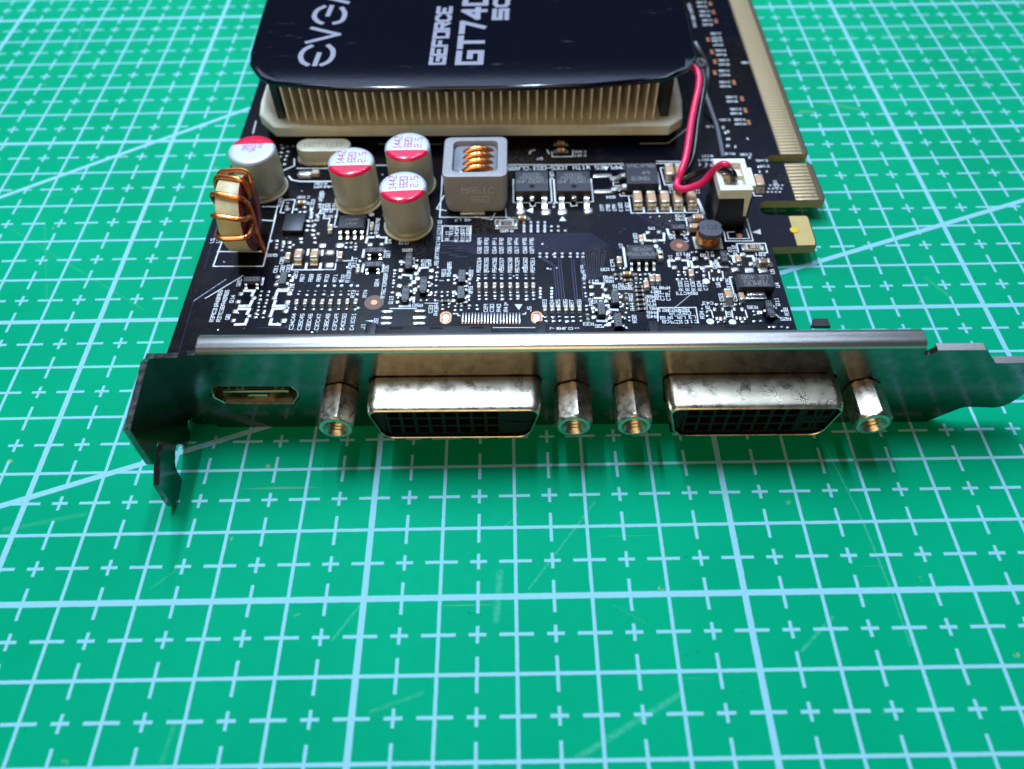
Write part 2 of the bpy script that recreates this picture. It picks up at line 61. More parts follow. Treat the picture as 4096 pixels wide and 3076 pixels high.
 'pads': [(-25.39,24.13,1,0.95),(-25.44,22.24,1,0.95),(-25.51,20.23,1,0.95),(-25.38,18.16,1,0.95),(-22.98,19.04,1,0.95),(-23.05,23.15,1,0.95),(-19.59,23.11,1,0.95),(-19.53,19,1,0.95),(-17.26,24.11,1,0.95),(-17.23,22.14,1,0.95),(-17.18,20.04,1,0.95),(-17.15,18.07,1,0.95),(-19.9,28.01,1,0.95),(-19.83,26.15,1,0.95),(-17.46,27.18,1,0.95),(-5.05,35.77,1,0.95),(-2.93,35.74,1,0.95),(-3.95,37.98,1,0.95),(0.92,29.35,1,0.95),(0.94,27.56,1,0.95),(0.97,25.7,1,0.95),(0.95,23.71,1,0.95),(0.99,21.83,1,0.95),(3.31,26.55,1,0.95),(3.7,24.71,1,0.95),(3.62,28.42,1,0.95),(6.13,29.28,1,0.95),(6.17,27.58,1,0.95),(6.1,25.55,1,0.95),(6.15,23.73,1,0.95),(3.41,22.73,1,0.95),(0.81,31.36,1,0.95),(3.35,30.41,1,0.95),(3.89,27.34,1,0.95),(2.81,25.68,1,0.95),(-13.39,35.69,1.6,1.3),(-10.33,35.65,1.6,1.3),(-11.86,33.77,1.6,1.3),(-11.51,30.8,1.6,1.3),(10.24,27.88,0.95,0.9),(10.25,26.02,0.95,0.9),(10.21,24.11,0.95,0.9),(10.23,22.14,0.95,0.9),(12.75,26.96,0.95,0.9),(12.62,23.13,0.95,0.9),(12.16,25.65,0.95,0.9),(12.23,21.86,0.95,0.9),(-22.1,23.74,0.62,0.5),(-20.84,23.73,0.62,0.5),(-21.9,22.71,0.62,0.5),(-20.77,22.7,0.62,0.5),(-22,21.95,0.62,0.5),(-20.75,21.93,0.62,0.5),(-21.86,21.19,0.62,0.5),(-20.86,21.17,0.62,0.5),(-21.8,20.27,0.62,0.5),(-20.75,20.25,0.62,0.5),(-21.98,19.6,0.62,0.5),(-20.7,19.67,0.62,0.5),(-21.9,18.86,0.62,0.5),(-20.71,18.76,0.62,0.5),(-22.01,24.6,0.62,0.5),(-20.81,24.59,0.62,0.5),(-15.66,20.52,0.62,0.5),(-14.22,20.42,0.62,0.5),(-12.79,20.41,0.62,0.5),(-11.44,20.47,0.62,0.5),(-15.7,23.83,0.62,0.5),(-14.31,23.76,0.62,0.5),(-12.98,23.75,0.62,0.5),(-11.53,23.69,0.62,0.5),(-0.11,29.37,0.62,0.5),(-0.1,28.56,0.62,0.5),(-0.1,27.75,0.62,0.5),(-0.09,26.95,0.62,0.5),(-0.09,26.24,0.62,0.5),(-0.07,25.28,0.62,0.5),(-0.09,24.15,0.62,0.5),(-12.68,20.49,0.62,0.5),(-11.31,20.42,0.62,0.5),(-10.01,20.41,0.62,0.5),(-8.59,20.44,0.62,0.5),(-7.23,20.42,0.62,0.5),(-5.81,20.4,0.62,0.5),(-12.98,23.75,0.62,0.5),(-11.41,23.73,0.62,0.5),(-10.09,23.71,0.62,0.5),(-8.64,23.69,0.62,0.5),(-7.32,23.67,0.62,0.5),(-5.89,23.79,0.62,0.5),(4.81,22.29,0.62,0.5),(5.81,22.25,0.62,0.5),(-6.58,30.73,0.62,0.5),(-6.56,30,0.62,0.5),(-6.55,29.36,0.62,0.5),(-6.36,31.65,0.62,0.5),(-9.21,36.21,0.62,0.5),(-8.41,36.2,0.62,0.5),(-9.21,35.16,0.62,0.5),(-8.35,35.15,0.62,0.5),(-7.59,36,0.62,0.5),(-7.51,35.33,0.62,0.5),(-7.49,34.56,0.62,0.5),(-5.27,39.67,0.62,0.5),(-5.17,38.78,0.62,0.5),(-12.98,24.58,0.55,0.2),(-11.47,24.56,0.55,0.2),(-10.14,24.54,0.55,0.2),(-8.69,24.52,0.55,0.2),(-7.36,24.5,0.55,0.2),(-5.91,24.48,0.55,0.2),(-15.64,24.61,0.55,0.2),(-14.18,24.59,0.55,0.2),(-12.86,24.57,0.55,0.2),(14.22,28.01,0.6,0.22),(15.41,27.99,0.6,0.22),(16.88,27.97,0.6,0.22),(18.12,27.96,0.6,0.22),(19.56,27.94,0.6,0.22),(20.77,27.92,0.6,0.22),(22.23,27.9,0.6,0.22),(23.44,27.89,0.6,0.22),(14.26,27.24,0.66,0.5),(15.44,27.22,0.66,0.5),(16.9,27.21,0.66,0.5),(18.14,27.19,0.66,0.5),(19.57,27.17,0.66,0.5),(20.78,27.15,0.66,0.5),(22.24,27.14,0.66,0.5),(23.45,27.12,0.66,0.5),(14.41,23.95,0.6,0.4),(15.58,23.93,0.6,0.4),(17.02,23.92,0.6,0.4),(18.23,23.9,0.6,0.4),(19.65,23.88,0.6,0.4),(20.83,23.87,0.6,0.4),(22.27,23.85,0.6,0.4),(23.46,23.83,0.6,0.4),(14.44,23.19,0.66,0.5),(15.61,23.18,0.66,0.5),(17.04,23.16,0.66,0.5),(18.25,23.15,0.66,0.5),(19.66,23.13,0.66,0.5),(20.85,23.11,0.66,0.5),(22.28,23.09,0.66,0.5),(23.46,23.08,0.66,0.5),(14.48,22.43,0.66,0.55),(15.64,22.41,0.66,0.55),(17.07,22.39,0.66,0.55),(18.27,22.38,0.66,0.55),(19.68,22.36,0.66,0.55),(20.86,22.35,0.66,0.55),(22.29,22.33,0.66,0.55),(23.47,22.31,0.66,0.55),(7.19,29.9,0.6,0.48),(7.12,28.73,0.6,0.48),(7.12,27.74,0.6,0.48),(7.1,26.86,0.6,0.48),(7.15,25.62,0.6,0.48),(7.2,24.06,0.6,0.48),(7.12,23.29,0.6,0.48),(7.17,22.35,0.6,0.48),(8.25,23.19,0.6,0.48),(9.18,23.26,0.6,0.48),(9.13,26.92,0.6,0.48),(8.48,21.15,0.6,0.48),(9.49,20.63,0.6,0.48),(8.52,20.31,0.6,0.48),(10.59,20.87,0.6,0.48),(11.58,20.86,0.6,0.48),(10.57,20.04,0.6,0.48),(11.55,20.02,0.6,0.48),(12.84,20.26,0.6,0.48),(14.19,20.24,0.6,0.48),(8.2,24.13,0.6,0.48),(9.14,24.03,0.6,0.48),(9.52,21.47,0.6,0.48),(10.88,21.46,0.6,0.48),(11.5,21.45,0.6,0.48),(12.88,21.04,0.6,0.48),(14.11,21.03,0.6,0.48),(-0.55,19.76,2.2,0.75),(-0.5,18.52,2.2,0.75),(-0.5,17.3,2.2,0.75),(4.79,19.86,2.2,0.75),(4.82,18.54,2.2,0.75),(4.85,17.23,2.2,0.75),(-0.87,16.09,2.2,0.75),(25.32,18.34,0.7,0.35),(26.53,18.32,0.7,0.35),(27.55,18.31,0.7,0.35),(28.73,18.3,0.7,0.35),(29.74,18.28,0.7,0.35),(30.94,18.27,0.7,0.35),(25.37,17.42,0.7,0.6),(26.58,17.4,0.7,0.6),(27.6,17.39,0.7,0.6),(28.77,17.38,0.7,0.6),(29.77,17.37,0.7,0.6),(30.97,17.35,0.7,0.6),(33.18,25.06,1,0.95),(33.13,23.28,1,0.95),(35.42,24.22,1,0.95),(35.67,22.84,1,0.95),(35.41,21.73,1,0.95),(37.8,22.49,1,0.95),(37.76,20.67,1,0.95),(33.16,20.18,1,0.95),(35.57,19.14,1,0.95),(33.16,18.24,1,0.95),(35.77,17.98,1,0.95),(37.98,17.8,1,0.95),(35.44,16.62,1,0.95),(43.93,38.18,1,0.95),(45.87,38.15,1,0.95),(44.94,35.98,1,0.95),(40.68,25.78,0.55,0.5),(41.39,25.77,0.55,0.5),(41.59,27.77,0.55,0.5),(42.43,27.84,0.55,0.5),(43.09,27.83,0.55,0.5),(43.92,27.82,0.55,0.5),(37.45,26.82,0.55,0.5),(38.28,26.81,0.55,0.5),(41.61,26.76,0.55,0.5),(42.44,26.75,0.55,0.5),(32.03,25.73,0.55,0.5),(31.99,24.91,0.55,0.5),(32.09,23.53,0.55,0.5),(32.1,22.73,0.55,0.5),(32.1,20.74,0.55,0.5),(32.05,19.88,0.55,0.5),(38.77,20.98,0.55,0.5),(38.7,20.11,0.55,0.5),(38.86,18.1,0.55,0.5),(38.79,17.33,0.55,0.5),(39.04,29.32,0.55,0.5),(38.32,29.33,0.55,0.5),(32.15,18.72,0.55,0.5),(32.11,17.95,0.55,0.5),(48.45,31.54,1.05,1),(47.52,29.27,1.05,1),(49.43,29.24,1.05,1),(51.35,31.5,1.05,1),(53.36,31.57,1.05,1),(52.36,29.2,1.05,1),(45.91,38.23,1.05,1),(44.99,35.92,1.05,1),(59.7,32.4,1.05,1),(58.7,30.03,1.05,1),(60.68,30,1.05,1),(60.05,18.94,1.05,1),(51.05,33.08,0.6,0.5),(51.76,33.07,0.6,0.5),(53.72,33.14,0.6,0.5),(54.5,33.13,0.6,0.5),(48.09,28.27,0.6,0.5),(49.11,28.26,0.6,0.5),(48.07,27.56,0.6,0.5),(49.14,27.54,0.6,0.5),(47.69,26.59,0.6,0.5),(48.51,26.58,0.6,0.5),(49.14,26.57,0.6,0.5),(49.96,26.56,0.6,0.5),(51.19,28.14,0.6,0.5),(52.36,28.3,0.6,0.5),(52.3,27.5,0.6,0.5),(53.34,20.76,0.6,0.5),(54.13,20.75,0.6,0.5),(56.4,20.72,0.6,0.5),(57.21,20.79,0.6,0.5),(51.48,19.04,0.6,0.5),(51.49,18.3,0.6,0.5),(53.03,16.9,0.6,0.5),(53.99,16.89,0.6,0.5),(56.9,16.94,0.6,0.5),(58.77,17,0.6,0.5),(59.8,16.98,0.6,0.5),(61,15.77,0.6,0.5),(61.72,15.76,0.6,0.5),(62.9,15.66,0.6,0.5),(63.85,15.65,0.6,0.5),(59.11,19.11,0.6,0.5),(59.08,18.29,0.6,0.5),(63.75,19.22,0.6,0.5),(62.67,18.08,0.6,0.5),(53.72,28.47,0.55,0.95),(54.99,28.45,0.55,0.95),(53.73,26.51,0.55,0.95),(54.43,26.5,0.55,0.95),(55.06,26.49,0.55,0.95),(52.86,19.68,0.55,0.95),(54.14,19.67,0.55,0.95),(52.92,17.71,0.55,0.95),(53.51,17.63,0.55,0.95),(54.19,17.7,0.55,0.95),(56.04,19.73,0.55,0.95),(57.31,19.63,0.55,0.95),(56.06,17.68,0.55,0.95),(56.72,17.67,0.55,0.95),(57.39,17.66,0.55,0.95),(57.68,28.59,1.65,1.4),(60.1,28.56,1.65,1.4),(62.38,28.53,1.65,1.4),(21.43,44,1.9,1.9),(26.06,43.93,1.9,1.9),(29.05,43.88,1.9,1.9),(33.73,43.98,1.9,1.9),(37.03,54.11,3.6,1.1),(36.94,49.49,3.6,1.1),(27.6,46.13,0.6,0.6),(27.57,45.36,0.6,0.6),(40.76,53.77,0.6,0.6),(40.58,48.9,0.6,0.6),(-25.64,64.62,0.75,0.62),(-24.49,64.22,0.75,0.62),(-23.36,64.2,0.75,0.62),(-25.29,63.65,0.75,0.62),(-25.28,62.21,0.75,0.62),(-24.06,62.38,0.75,0.62),(-25.24,60.98,0.75,0.62),(-24.15,61.15,0.75,0.62),(-24.17,59.93,0.75,0.62),(-24.06,58.62,0.75,0.62),(-19.71,45.3,0.75,0.62),(-18.18,45.78,0.75,0.62),(-18.83,44.63,0.75,0.62),(-17.94,44.61,0.75,0.62),(-21.34,45.16,0.75,0.62),(-16.85,45.43,0.75,0.62),(-16.7,44.43,0.75,0.62),(-16.71,43.77,0.75,0.62),(-15.61,43.75,0.75,0.62),(-16.6,43.03,0.75,0.62),(-15.25,42.77,0.75,0.62),(-21.7,36.97,0.75,0.62),(-21.53,36,0.75,0.62),(-21.44,35.14,0.75,0.62),(-20.46,36.76,0.75,0.62),(-20.36,36.18,0.75,0.62),(-20.3,35.41,0.75,0.62),(-19.36,36.55,0.75,0.62),(-19.15,35.3,0.75,0.62),(-18.57,35.77,0.75,0.62),(-17.52,37.49,0.75,0.62),(-17.29,36.52,0.75,0.62),(-15.05,37.55,0.75,0.62),(-14.89,36.48,0.75,0.62),(-16.53,43.26,0.75,0.62),(-16.2,42.03,0.75,0.62),(-16.83,40.83,0.75,0.62),(-16.78,39.64,0.75,0.62),(-15.85,40.62,0.75,0.62),(-15.57,39.62,0.75,0.62),(-15.52,38.44,0.75,0.62),(-14.61,38.62,0.75,0.62),(-15.4,43.03,0.75,0.62),(-15.28,42.22,0.75,0.62),(-20.33,34.46,0.75,0.62),(-16.91,45.07,0.8,0.6),(-16.63,44.34,0.8,0.6),(-16.52,43.68,0.8,0.6),(-16.61,43.09,0.8,0.6),(-15.31,43.2,0.8,0.6),(-15.51,42.17,0.8,0.6),(-17,42.19,0.8,0.6),(-15.61,41.07,0.8,0.6),(-16.77,40.77,0.8,0.6),(-15.75,39.73,0.8,0.6),(-14.62,51.72,0.8,0.6),(-13.8,51.71,0.8,0.6),(-15.47,46.65,0.8,0.6),(-15.35,45.85,0.8,0.6),(-3.25,43.41,0.8,0.6),(62.23,68.86,0.55,0.95),(62.39,67.12,0.55,0.95),(62.33,64.91,0.55,0.95),(62.3,62.98,0.55,0.95),(55.84,58.38,0.55,0.95),(55.78,57,0.55,0.95),(57.11,57.21,0.55,0.95),(58.04,56.73,0.55,0.95),(56.79,56.07,0.55,0.95),(65.72,59.14,0.55,0.95),(66.35,65.08,0.5,0.9),(63.54,62.47,0.5,0.9),(62.97,67.48,0.55,0.9),(62.78,65.07,0.55,0.9),(61.98,62.72,0.55,0.9),(66.85,54.84,0.55,0.9),(66.92,56.26,0.55,0.9),(68.11,54.66,0.55,0.9)],
 'comb': [(11.88,19.61),(11.96,17.23),(21.08,19.49),(21.07,17.12)],
 'ovals': [(9.11,18.44),(23.88,18.31)],
 'fid': [(-2.9,21.96),(49.06,34.81)],
 'vias': [(22.04,41.26),(23.3,41.24),(24.54,41.22),(25.78,41.2),(22.03,40.46),(23.29,40.44),(24.52,40.42),(25.76,40.4),(22.02,39.56),(23.27,39.55),(24.5,39.53),(25.74,39.51),(22.02,38.77),(23.26,38.76),(24.49,38.74),(25.72,38.72),(22.06,39),(23.27,38.99),(24.49,38.97),(25.68,38.95),(26.89,38.93),(28.11,38.92),(29.34,38.9),(22.07,40.15),(23.29,40.13),(24.51,40.11),(25.71,40.09),(26.93,40.08),(28.15,40.06),(24.73,33.15),(24.72,32.33),(25.9,33.13),(25.88,32.31),(27.31,33.11),(27.28,32.29),(28.59,33.1),(28.56,32.27),(30,33.08),(29.96,32.25),(31.22,33.06),(31.18,32.24),(32.2,33.05),(32.16,32.22),(24.61,24.84),(24.59,24.11),(24.58,23.46),(24.56,22.74),(26.5,24.82),(26.47,24.09),(26.45,23.44),(26.43,22.72),(-12.73,25.88),(-11.53,25.86),(-10,25.84),(-8.73,25.83),(-7.14,25.81),(-6.07,25.79),(68.04,50.79),(67.61,49.83),(67.19,48.87),(68.78,50.78),(68.35,49.82),(67.93,48.86),(69.52,50.77),(69.09,49.8),(68.67,48.85),(70.26,50.76),(69.83,49.79),(69.4,48.84)],
 'cap0402': [(-15.62,21.84),(-14.19,21.82),(-12.82,21.81),(-11.38,21.79),(-11.38,21.79),(-10.02,21.77),(-8.58,21.75),(-7.23,21.82),(-5.86,21.8),(-5.19,40.62),(-6.35,29.24),(14.36,25.24),(15.53,25.22),(16.97,25.2),(18.19,25.19),(19.62,25.17),(20.81,25.15),(22.25,25.14),(23.45,25.12),(25.26,19.92),(26.48,19.91),(27.51,19.9),(28.69,19.88),(29.71,19.87),(30.91,19.85)],
 'cap0603': [(-18.85,32.51),(38.21,30.72),(45.39,31.74),(45.36,32.09),(43.32,26.34),(44.32,26.32),(57.52,22.01),(-12.46,39.62),(42.22,24.98),(50.04,27.5),(58.51,30.81),(42.5,36.05),(-9.81,32.59)],
 'capH': [(39.28,27.66,'orange'),(21.75,42.02,'orange'),(62.61,29.81,'brown'),(53.14,41.26,'tan'),(52.2,38.75,'tan'),(-18.74,46.87,'orange'),(29.54,63.93,'orange'),(29.45,61.62,'orange')],
 'cpads': [(67.09,117.71),(67.21,113.87),(67.19,109.79),(64.17,101.86),(64.22,96.7),(64.27,92.76),(63.61,88.5),(67.08,84.71),(67.71,78.76),(67.67,74.63),(67.61,70.5)],
 'cap0805': [(-16.93,32.36),(-14.16,32.32),(55.34,21.97)],
 'cap1206': [(42.79,45.88),(45.26,45.84),(47.68,45.8),(50.08,45.76),(52.61,45.72),(49.5,53.66),(51.43,53.63),(65.66,50.29)],
 'resH': [(41.03,24.76),(41,23.87),(41.03,22.9),(40.97,21.79),(40.99,20.76),(41,19.78),(37.8,27.67),(39.29,26.35),(8.89,21.97)],
 'resV': [(38.73,22.69),(32.1,18.08),(40.73,27.16),(-21.4,46.43)],
 'resbig': [(18.91,40.51),(61.64,33.84)],
 'sotH': [(-23.81,26.64,'7002K'),(-3.81,33.46,'K1P B3'),(-3.83,29.95,'K1P B3'),(49.27,38.54,'L42')],
 'sotV': [(-18.6,26.92,'7002K'),(2.24,30.69,'K1P B3'),(2.32,22.92,'K1P B3'),(5.12,24.95,'K1P B3'),(11.47,26.97,'7002K'),(11.47,23.19,'7002K'),(36.74,21.89,'7002K'),(34.36,19.34,'7002K'),(36.84,16.78,'7002K'),(56.06,31.05,'K1P'),(61.47,18.83,'K1P B3')],
 'qfn': [(-21.14,43.3),(-17.49,43.25),(-17.31,38.74),(-20.73,38.79)],
 'soic1': [(-10.79,41.92),(-6.47,41.85),(-6.27,38.54),(-10.75,38.61)],
 'soic2': [(39.98,33.5),(44.28,33.44),(44.32,30),(39.69,30.07)],
 'reg': [(57.08,26.09),(62.98,26.01),(62.89,22.99),(57.05,23.06)],
 'reg_tab': (59.97,21.82),
 'dpak1': [(20.52,52.86),(26.59,52.76),(26.6,47),(20.62,47.1)],
 'dpak2': [(28.21,52.73),(34.38,52.62),(34.21,46.91),(28.1,47.01)],
 'dpak3': [(41.11,54.84),(46.94,54.74),(46.82,48.82),(40.99,48.81)],
 'capD': (-26.69,51.53),
 'capC': (1.24,51.94),
 'capA': (1.35,40.8),
 'capB': (-8.4,47.8),
 'drum': (53.97,35.56),
 'drumpads': [(51.58,36.88),(51.67,33.83),(56.55,33.76),(56.58,36.81)],
 'crystal': [(-21.32,60.34),(-10.9,60.15)],
 'lying': [(-20.75,55.04),(-17.96,55.39)],
 'ledges': [(50.16,76.59),(54.56,72.31)],
 'bus': [(5.73,38.13),(26.61,37.83),(13.14,33.43),(26.47,33.24)],
 'bus4': [(24.41,38.1),(33.9,37.69),(31.55,33.49),(24.31,33.51)],
 'fan4': [(34.01,37.5),(37.05,34.84),(31.62,33.58),(35.81,34.68)],
 'tr4': [[(24.71,32.27),(27.02,29.91),(27.24,22.47)],[(27.82,31.97),(28.15,21.82)],[(30.12,31.59),(30.08,30.9),(30.28,21.32)],[(31.83,32.26),(31.56,22.41),(32.43,21.45)]],
 'bundle': [[(31.77,32.96),(32.43,27.47)],[(32.23,32.96),(32.72,27.47)],[(32.7,32.95),(33,27.46)],[(33.16,32.94),(33.29,27.46)],[(33.63,32.94),(33.58,27.45)],[(34.09,32.93),(33.86,27.45)],[(34.56,32.92),(34.15,27.45)],[(35.02,32.92),(34.44,27.44)],[(35.49,32.91),(34.72,27.44)],[(35.95,32.91),(35.01,27.44)]],
 'dust': [(15.34,41.96),(34.86,33.45),(47.82,41.54),(1.32,34.72)],
 'tab': [(0.69,15.99),(-12.3,17.6),(-12.59,9.87),(-12.02,9.21),(-9.17,9.87),(-8.4,9.08),(-8.11,7.84),(-9.76,8.41),(-13.91,6.72),(-14.21,1.97),(-13.25,-0.1),(-10.6,-1.46),(-9.25,-0.14),(-8.79,2.93),(-6.34,4.12),(-4.94,3.06),(-3.88,0.86),(-1.64,0.3),(-0.84,1.39),(-0.69,2.85)],
 'hdmi': [(-22.46,5.98),(-23.71,7.43),(-23.43,9.72),(-22.49,10.34),(-11.41,10.19),(-10.6,8.79),(-10.92,7.39),(-11.97,5.83)],
 'tail': [(82.52,-0.32),(86.65,3.92),(92.03,3.6),(93.27,6.39)],
 'shroud': [(-29.8,71.62),(-27.18,67.43),(-24.77,65.37),(-8.91,63.15),(13.32,62.83),(33.87,63.32),(48.77,65.32),(52.97,68.39),(54.99,72.67),(55.41,93.56)],
 'shroudL': [(-30.21,73.04),(-31.22,95.73)],
 'foldL': [(-24.55,65.58),(-28.66,95.66)],
 'logo': [[(-18.96,77.55),(-20.04,76.29),(-20.45,74.31),(-19.81,72.14),(-18.67,71.02)],[(-16.99,74.83),(-17.25,70.99)],[(-15.59,77.68),(-14.58,76.17),(-14.28,73.98),(-14.8,72.03),(-15.93,70.96)],[(-19.72,84.23),(-14.16,81.77),(-19.95,79)],[(-18.57,92.66),(-19.78,91.18),(-20.02,88.73),(-19.06,86.88),(-18.13,86.13)],[(-17.04,92.78),(-17.31,89.18)],[(-14.81,91.97),(-13.99,90.07),(-13.97,87.85),(-14.5,86.63),(-15.55,86.07)],[(-17.88,96.03),(-13.94,94.23)]],
 'geforce': [(7.61,70.45),(8.03,92.16),(4.31,70.52)],
 'gt740': [(14.67,70.3),(15.31,95.82),(9.3,70.42)],
 'sc': [(19.48,86.47),(19.78,94.93),(16.02,86.55)],
 'red': [(54.39,73.8,14.5),(55.29,72.99,14.5),(55.88,70.95,14),(55.45,67.93,13.2),(54.41,64.13,12),(53.39,60.13,11),(52.56,56.2,10.2),(51.67,52.43,9.2),(50.7,49.88,8),(50.18,49.24,7),(49.83,48.08,6.6),(50.58,46.89,6.8),(52.23,46.38,7.6),(53.9,46.03,9),(55.03,45.69,11),(55.66,44.81,13),(56.35,44.09,14),(57.23,44.06,13.4),(58.06,45.59,11.2)],
 'black': [(56.65,73.9,13.3),(56.76,71.27,13),(56.23,68.42,12.4),(55.5,65.32,11.2),(54.53,61.09,10),(53.84,57.39,9),(52.92,53.83,7.8),(51.51,51.42,6.8),(50.98,50.16,6.1),(49.83,49.46,6),(50.25,48.7,6.1),(52.02,48.73,6.8),(54.13,48.48,8.2),(55.77,46.53,10.5),(56.51,43.55,12.8),(57.29,42.17,13.4),(57.86,42,12.6),(58.42,43.33,11)],
 'thread': [(57.28,84.94,13),(58.21,83.26,12),(59.45,83.57,10),(60.19,84.11,8.5),(60.43,82.39,7.5),(59.45,77.73,6.5),(59.92,74.59,5.6),(60.53,71.42,4.6),(60.83,67.96,4.3),(60.54,58.83,4.3)],
 'thread2': [(59.53,77.72,6.5),(58.81,75.63,5.8),(58.36,74.67,5.4)],
 'tie': [(57.77,80.2,12),(58.83,79.65,11.5),(58.05,79.41,11),(57.36,79.96,11.5)],
 'clip': [(64.53,43.25),(65.21,43.24)],
 'finx': [-23.48,47.38],
 'yellow': (69.88,38.47),
 'blacks': [[(-1.49,9.84),(0.12,9.82)],[(7.19,9.44),(16.97,9.33)],[(23.44,9.91),(25.04,9.9)],[(40.01,9.8),(41.45,9.79)],[(41.36,9.18),(57.02,9)]],
 'tag': [(38.75,1.41)],
 'slots': [(2.98,8.8),(8.83,8.74),(14.83,8.77),(45.17,8.48),(52,8.45)],
 'ear': [[60.52,3.22],[61.21,4.74],[63.24,4.72],[63.29,3.18]],
}

BZ = 4.0                      # height of the board's upper face above the mat
# ------------------------------------------------------------------ materials
MATS = {}
def new_mat(name):
    m = bpy.data.materials.new(name); m.use_nodes = True
    nt = m.node_tree; return m, nt, nt.nodes['Principled BSDF']
def N(nt, typ, **kw):
    n = nt.nodes.new(typ)
    for k, v in kw.items(): setattr(n, k, v)
    return n
def mathn(nt, op, a, b=None, c=None):
    n = N(nt, 'ShaderNodeMath', operation=op)
    for i, v in enumerate((a, b, c)):
        if v is None: continue
        if isinstance(v, (int, float)): n.inputs[i].default_value = v
        else: nt.links.new(v, n.inputs[i])
    return n.outputs[0]
def mixc(nt, fac, a, b, blend='MIX'):
    n = N(nt, 'ShaderNodeMix', data_type='RGBA', blend_type=blend)
    if isinstance(fac, (int, float)): n.inputs[0].default_value = fac
    else: nt.links.new(fac, n.inputs[0])
    for i, v in ((6, a), (7, b)):
        if isinstance(v, tuple): n.inputs[i].default_value = v + ((1,) if len(v) == 3 else ())
        else: nt.links.new(v, n.inputs[i])
    return n.outputs[2]
def noise(nt, scale, detail=3.0, rough=0.55, vec=None, dist=0.0):
    n = N(nt, 'ShaderNodeTexNoise'); n.inputs['Scale'].default_value = scale
    n.inputs['Detail'].default_value = detail; n.inputs['Roughness'].default_value = rough; n.inputs['Distortion'].default_value = dist
    if vec is not None: nt.links.new(vec, n.inputs['Vector'])
    return n.outputs[0]
def ramp(nt, v, lo, hi, a=0.0, b=1.0):
    n = N(nt, 'ShaderNodeMapRange'); nt.links.new(v, n.inputs[0])
    n.inputs[1].default_value = lo; n.inputs[2].default_value = hi; n.inputs[3].default_value = a; n.inputs[4].default_value = b
    return n.outputs[0]
def objco(nt, scale=(1, 1, 1)):
    t = N(nt, 'ShaderNodeTexCoord'); mp = N(nt, 'ShaderNodeMapping'); mp.inputs['Scale'].default_value = scale
    nt.links.new(t.outputs['Object'], mp.inputs[0]); return mp.outputs[0]
def bump(nt, b, h, strength, dist=0.05):
    n = N(nt, 'ShaderNodeBump'); n.inputs['Strength'].default_value = strength; n.inputs['Distance'].default_value = dist
    nt.links.new(h, n.inputs['Height']); nt.links.new(n.outputs[0], b.inputs['Normal'])
def mat(name, col, rough=0.5, metal=0.0, var=0.0, vscale=1.0, col2=None, rvar=0.0, bmp=0.0, bscale=4.0, stretch=(1, 1, 1), spec=0.5, coat=0.0):
    if name in MATS: return MATS[name]
    m, nt, b = new_mat(name)
    v = objco(nt, stretch)
    b.inputs['Metallic'].default_value = metal; b.inputs['Specular IOR Level'].default_value = spec
    b.inputs['Coat Weight'].default_value = coat; b.inputs['Coat Roughness'].default_value = 0.08
    if col2 is not None or var:
        n1 = noise(nt, vscale, 4.0, 0.6, v)
        c2 = col2 if col2 is not None else tuple(max(0, c * (1 - var)) for c in col)
        nt.links.new(mixc(nt, ramp(nt, n1, 0.35, 0.65), col, c2), b.inputs['Base Color'])
    else: b.inputs['Base Color'].default_value = col + (1,)
    if rvar:
        n2 = noise(nt, vscale * 1.7, 4.0, 0.6, v)
        nt.links.new(ramp(nt, n2, 0.3, 0.7, max(0.02, rough - rvar), rough + rvar), b.inputs['Roughness'])
    else: b.inputs['Roughness'].default_value = rough
    if bmp: bump(nt, b, noise(nt, bscale, 3.0, 0.6, v), bmp, 0.06)
    MATS[name] = m; return m

MAT_SCORES = [(66.2, 2.4, 68.3, -9.9, 0.16, 0), (68.3, -9.9, 69.2, -20.1, 0.2, 0), (69.2, -20.1, 69.4, -27.3, 0.16, 0), (31.4, -6.2, 21.7, -19.0, 0.2, 0), (2.2, -34.2, 8.3, -32.1, 0.35, 1), (26.8, -39.7, 39.8, -32.7, 0.5, 0), (-51.4, -9.0, -40.9, -6.8, 0.45, 1), (-28.6, -18.1, -25.8, -15.5, 0.2, 1), (32.6, -21.4, 36.5, -23.8, 0.1, 1), (-73.4, 53.4, -43.2, 32.5, 0.25, 1), (-68.1, 55.6, -60.7, 35.2, 0.18, 1), (86.8, 90.0, 94.7, 86.7, 0.4, 2), (82.0, 86.3, 84.9, 86.2, 0.7, 2), (-3.5, -25.4, -0.4, -20.8, 0.2, 0), (55.8, -27.6, 60.6, -23.5, 0.3, 0), (-21.1, -35.1, -21.7, -39.7, 0.4, 1), (92.3, 36.8, 94.7, 32.6, 0.5, 1), (17.9, -16.6, 17.4, -23.1, 0.6, 0), (-84.1, 131.0, -80.1, 105.5, 0.2, 0), (20.4, -8.1, 18.3, -10.0, 0.12, 0)]
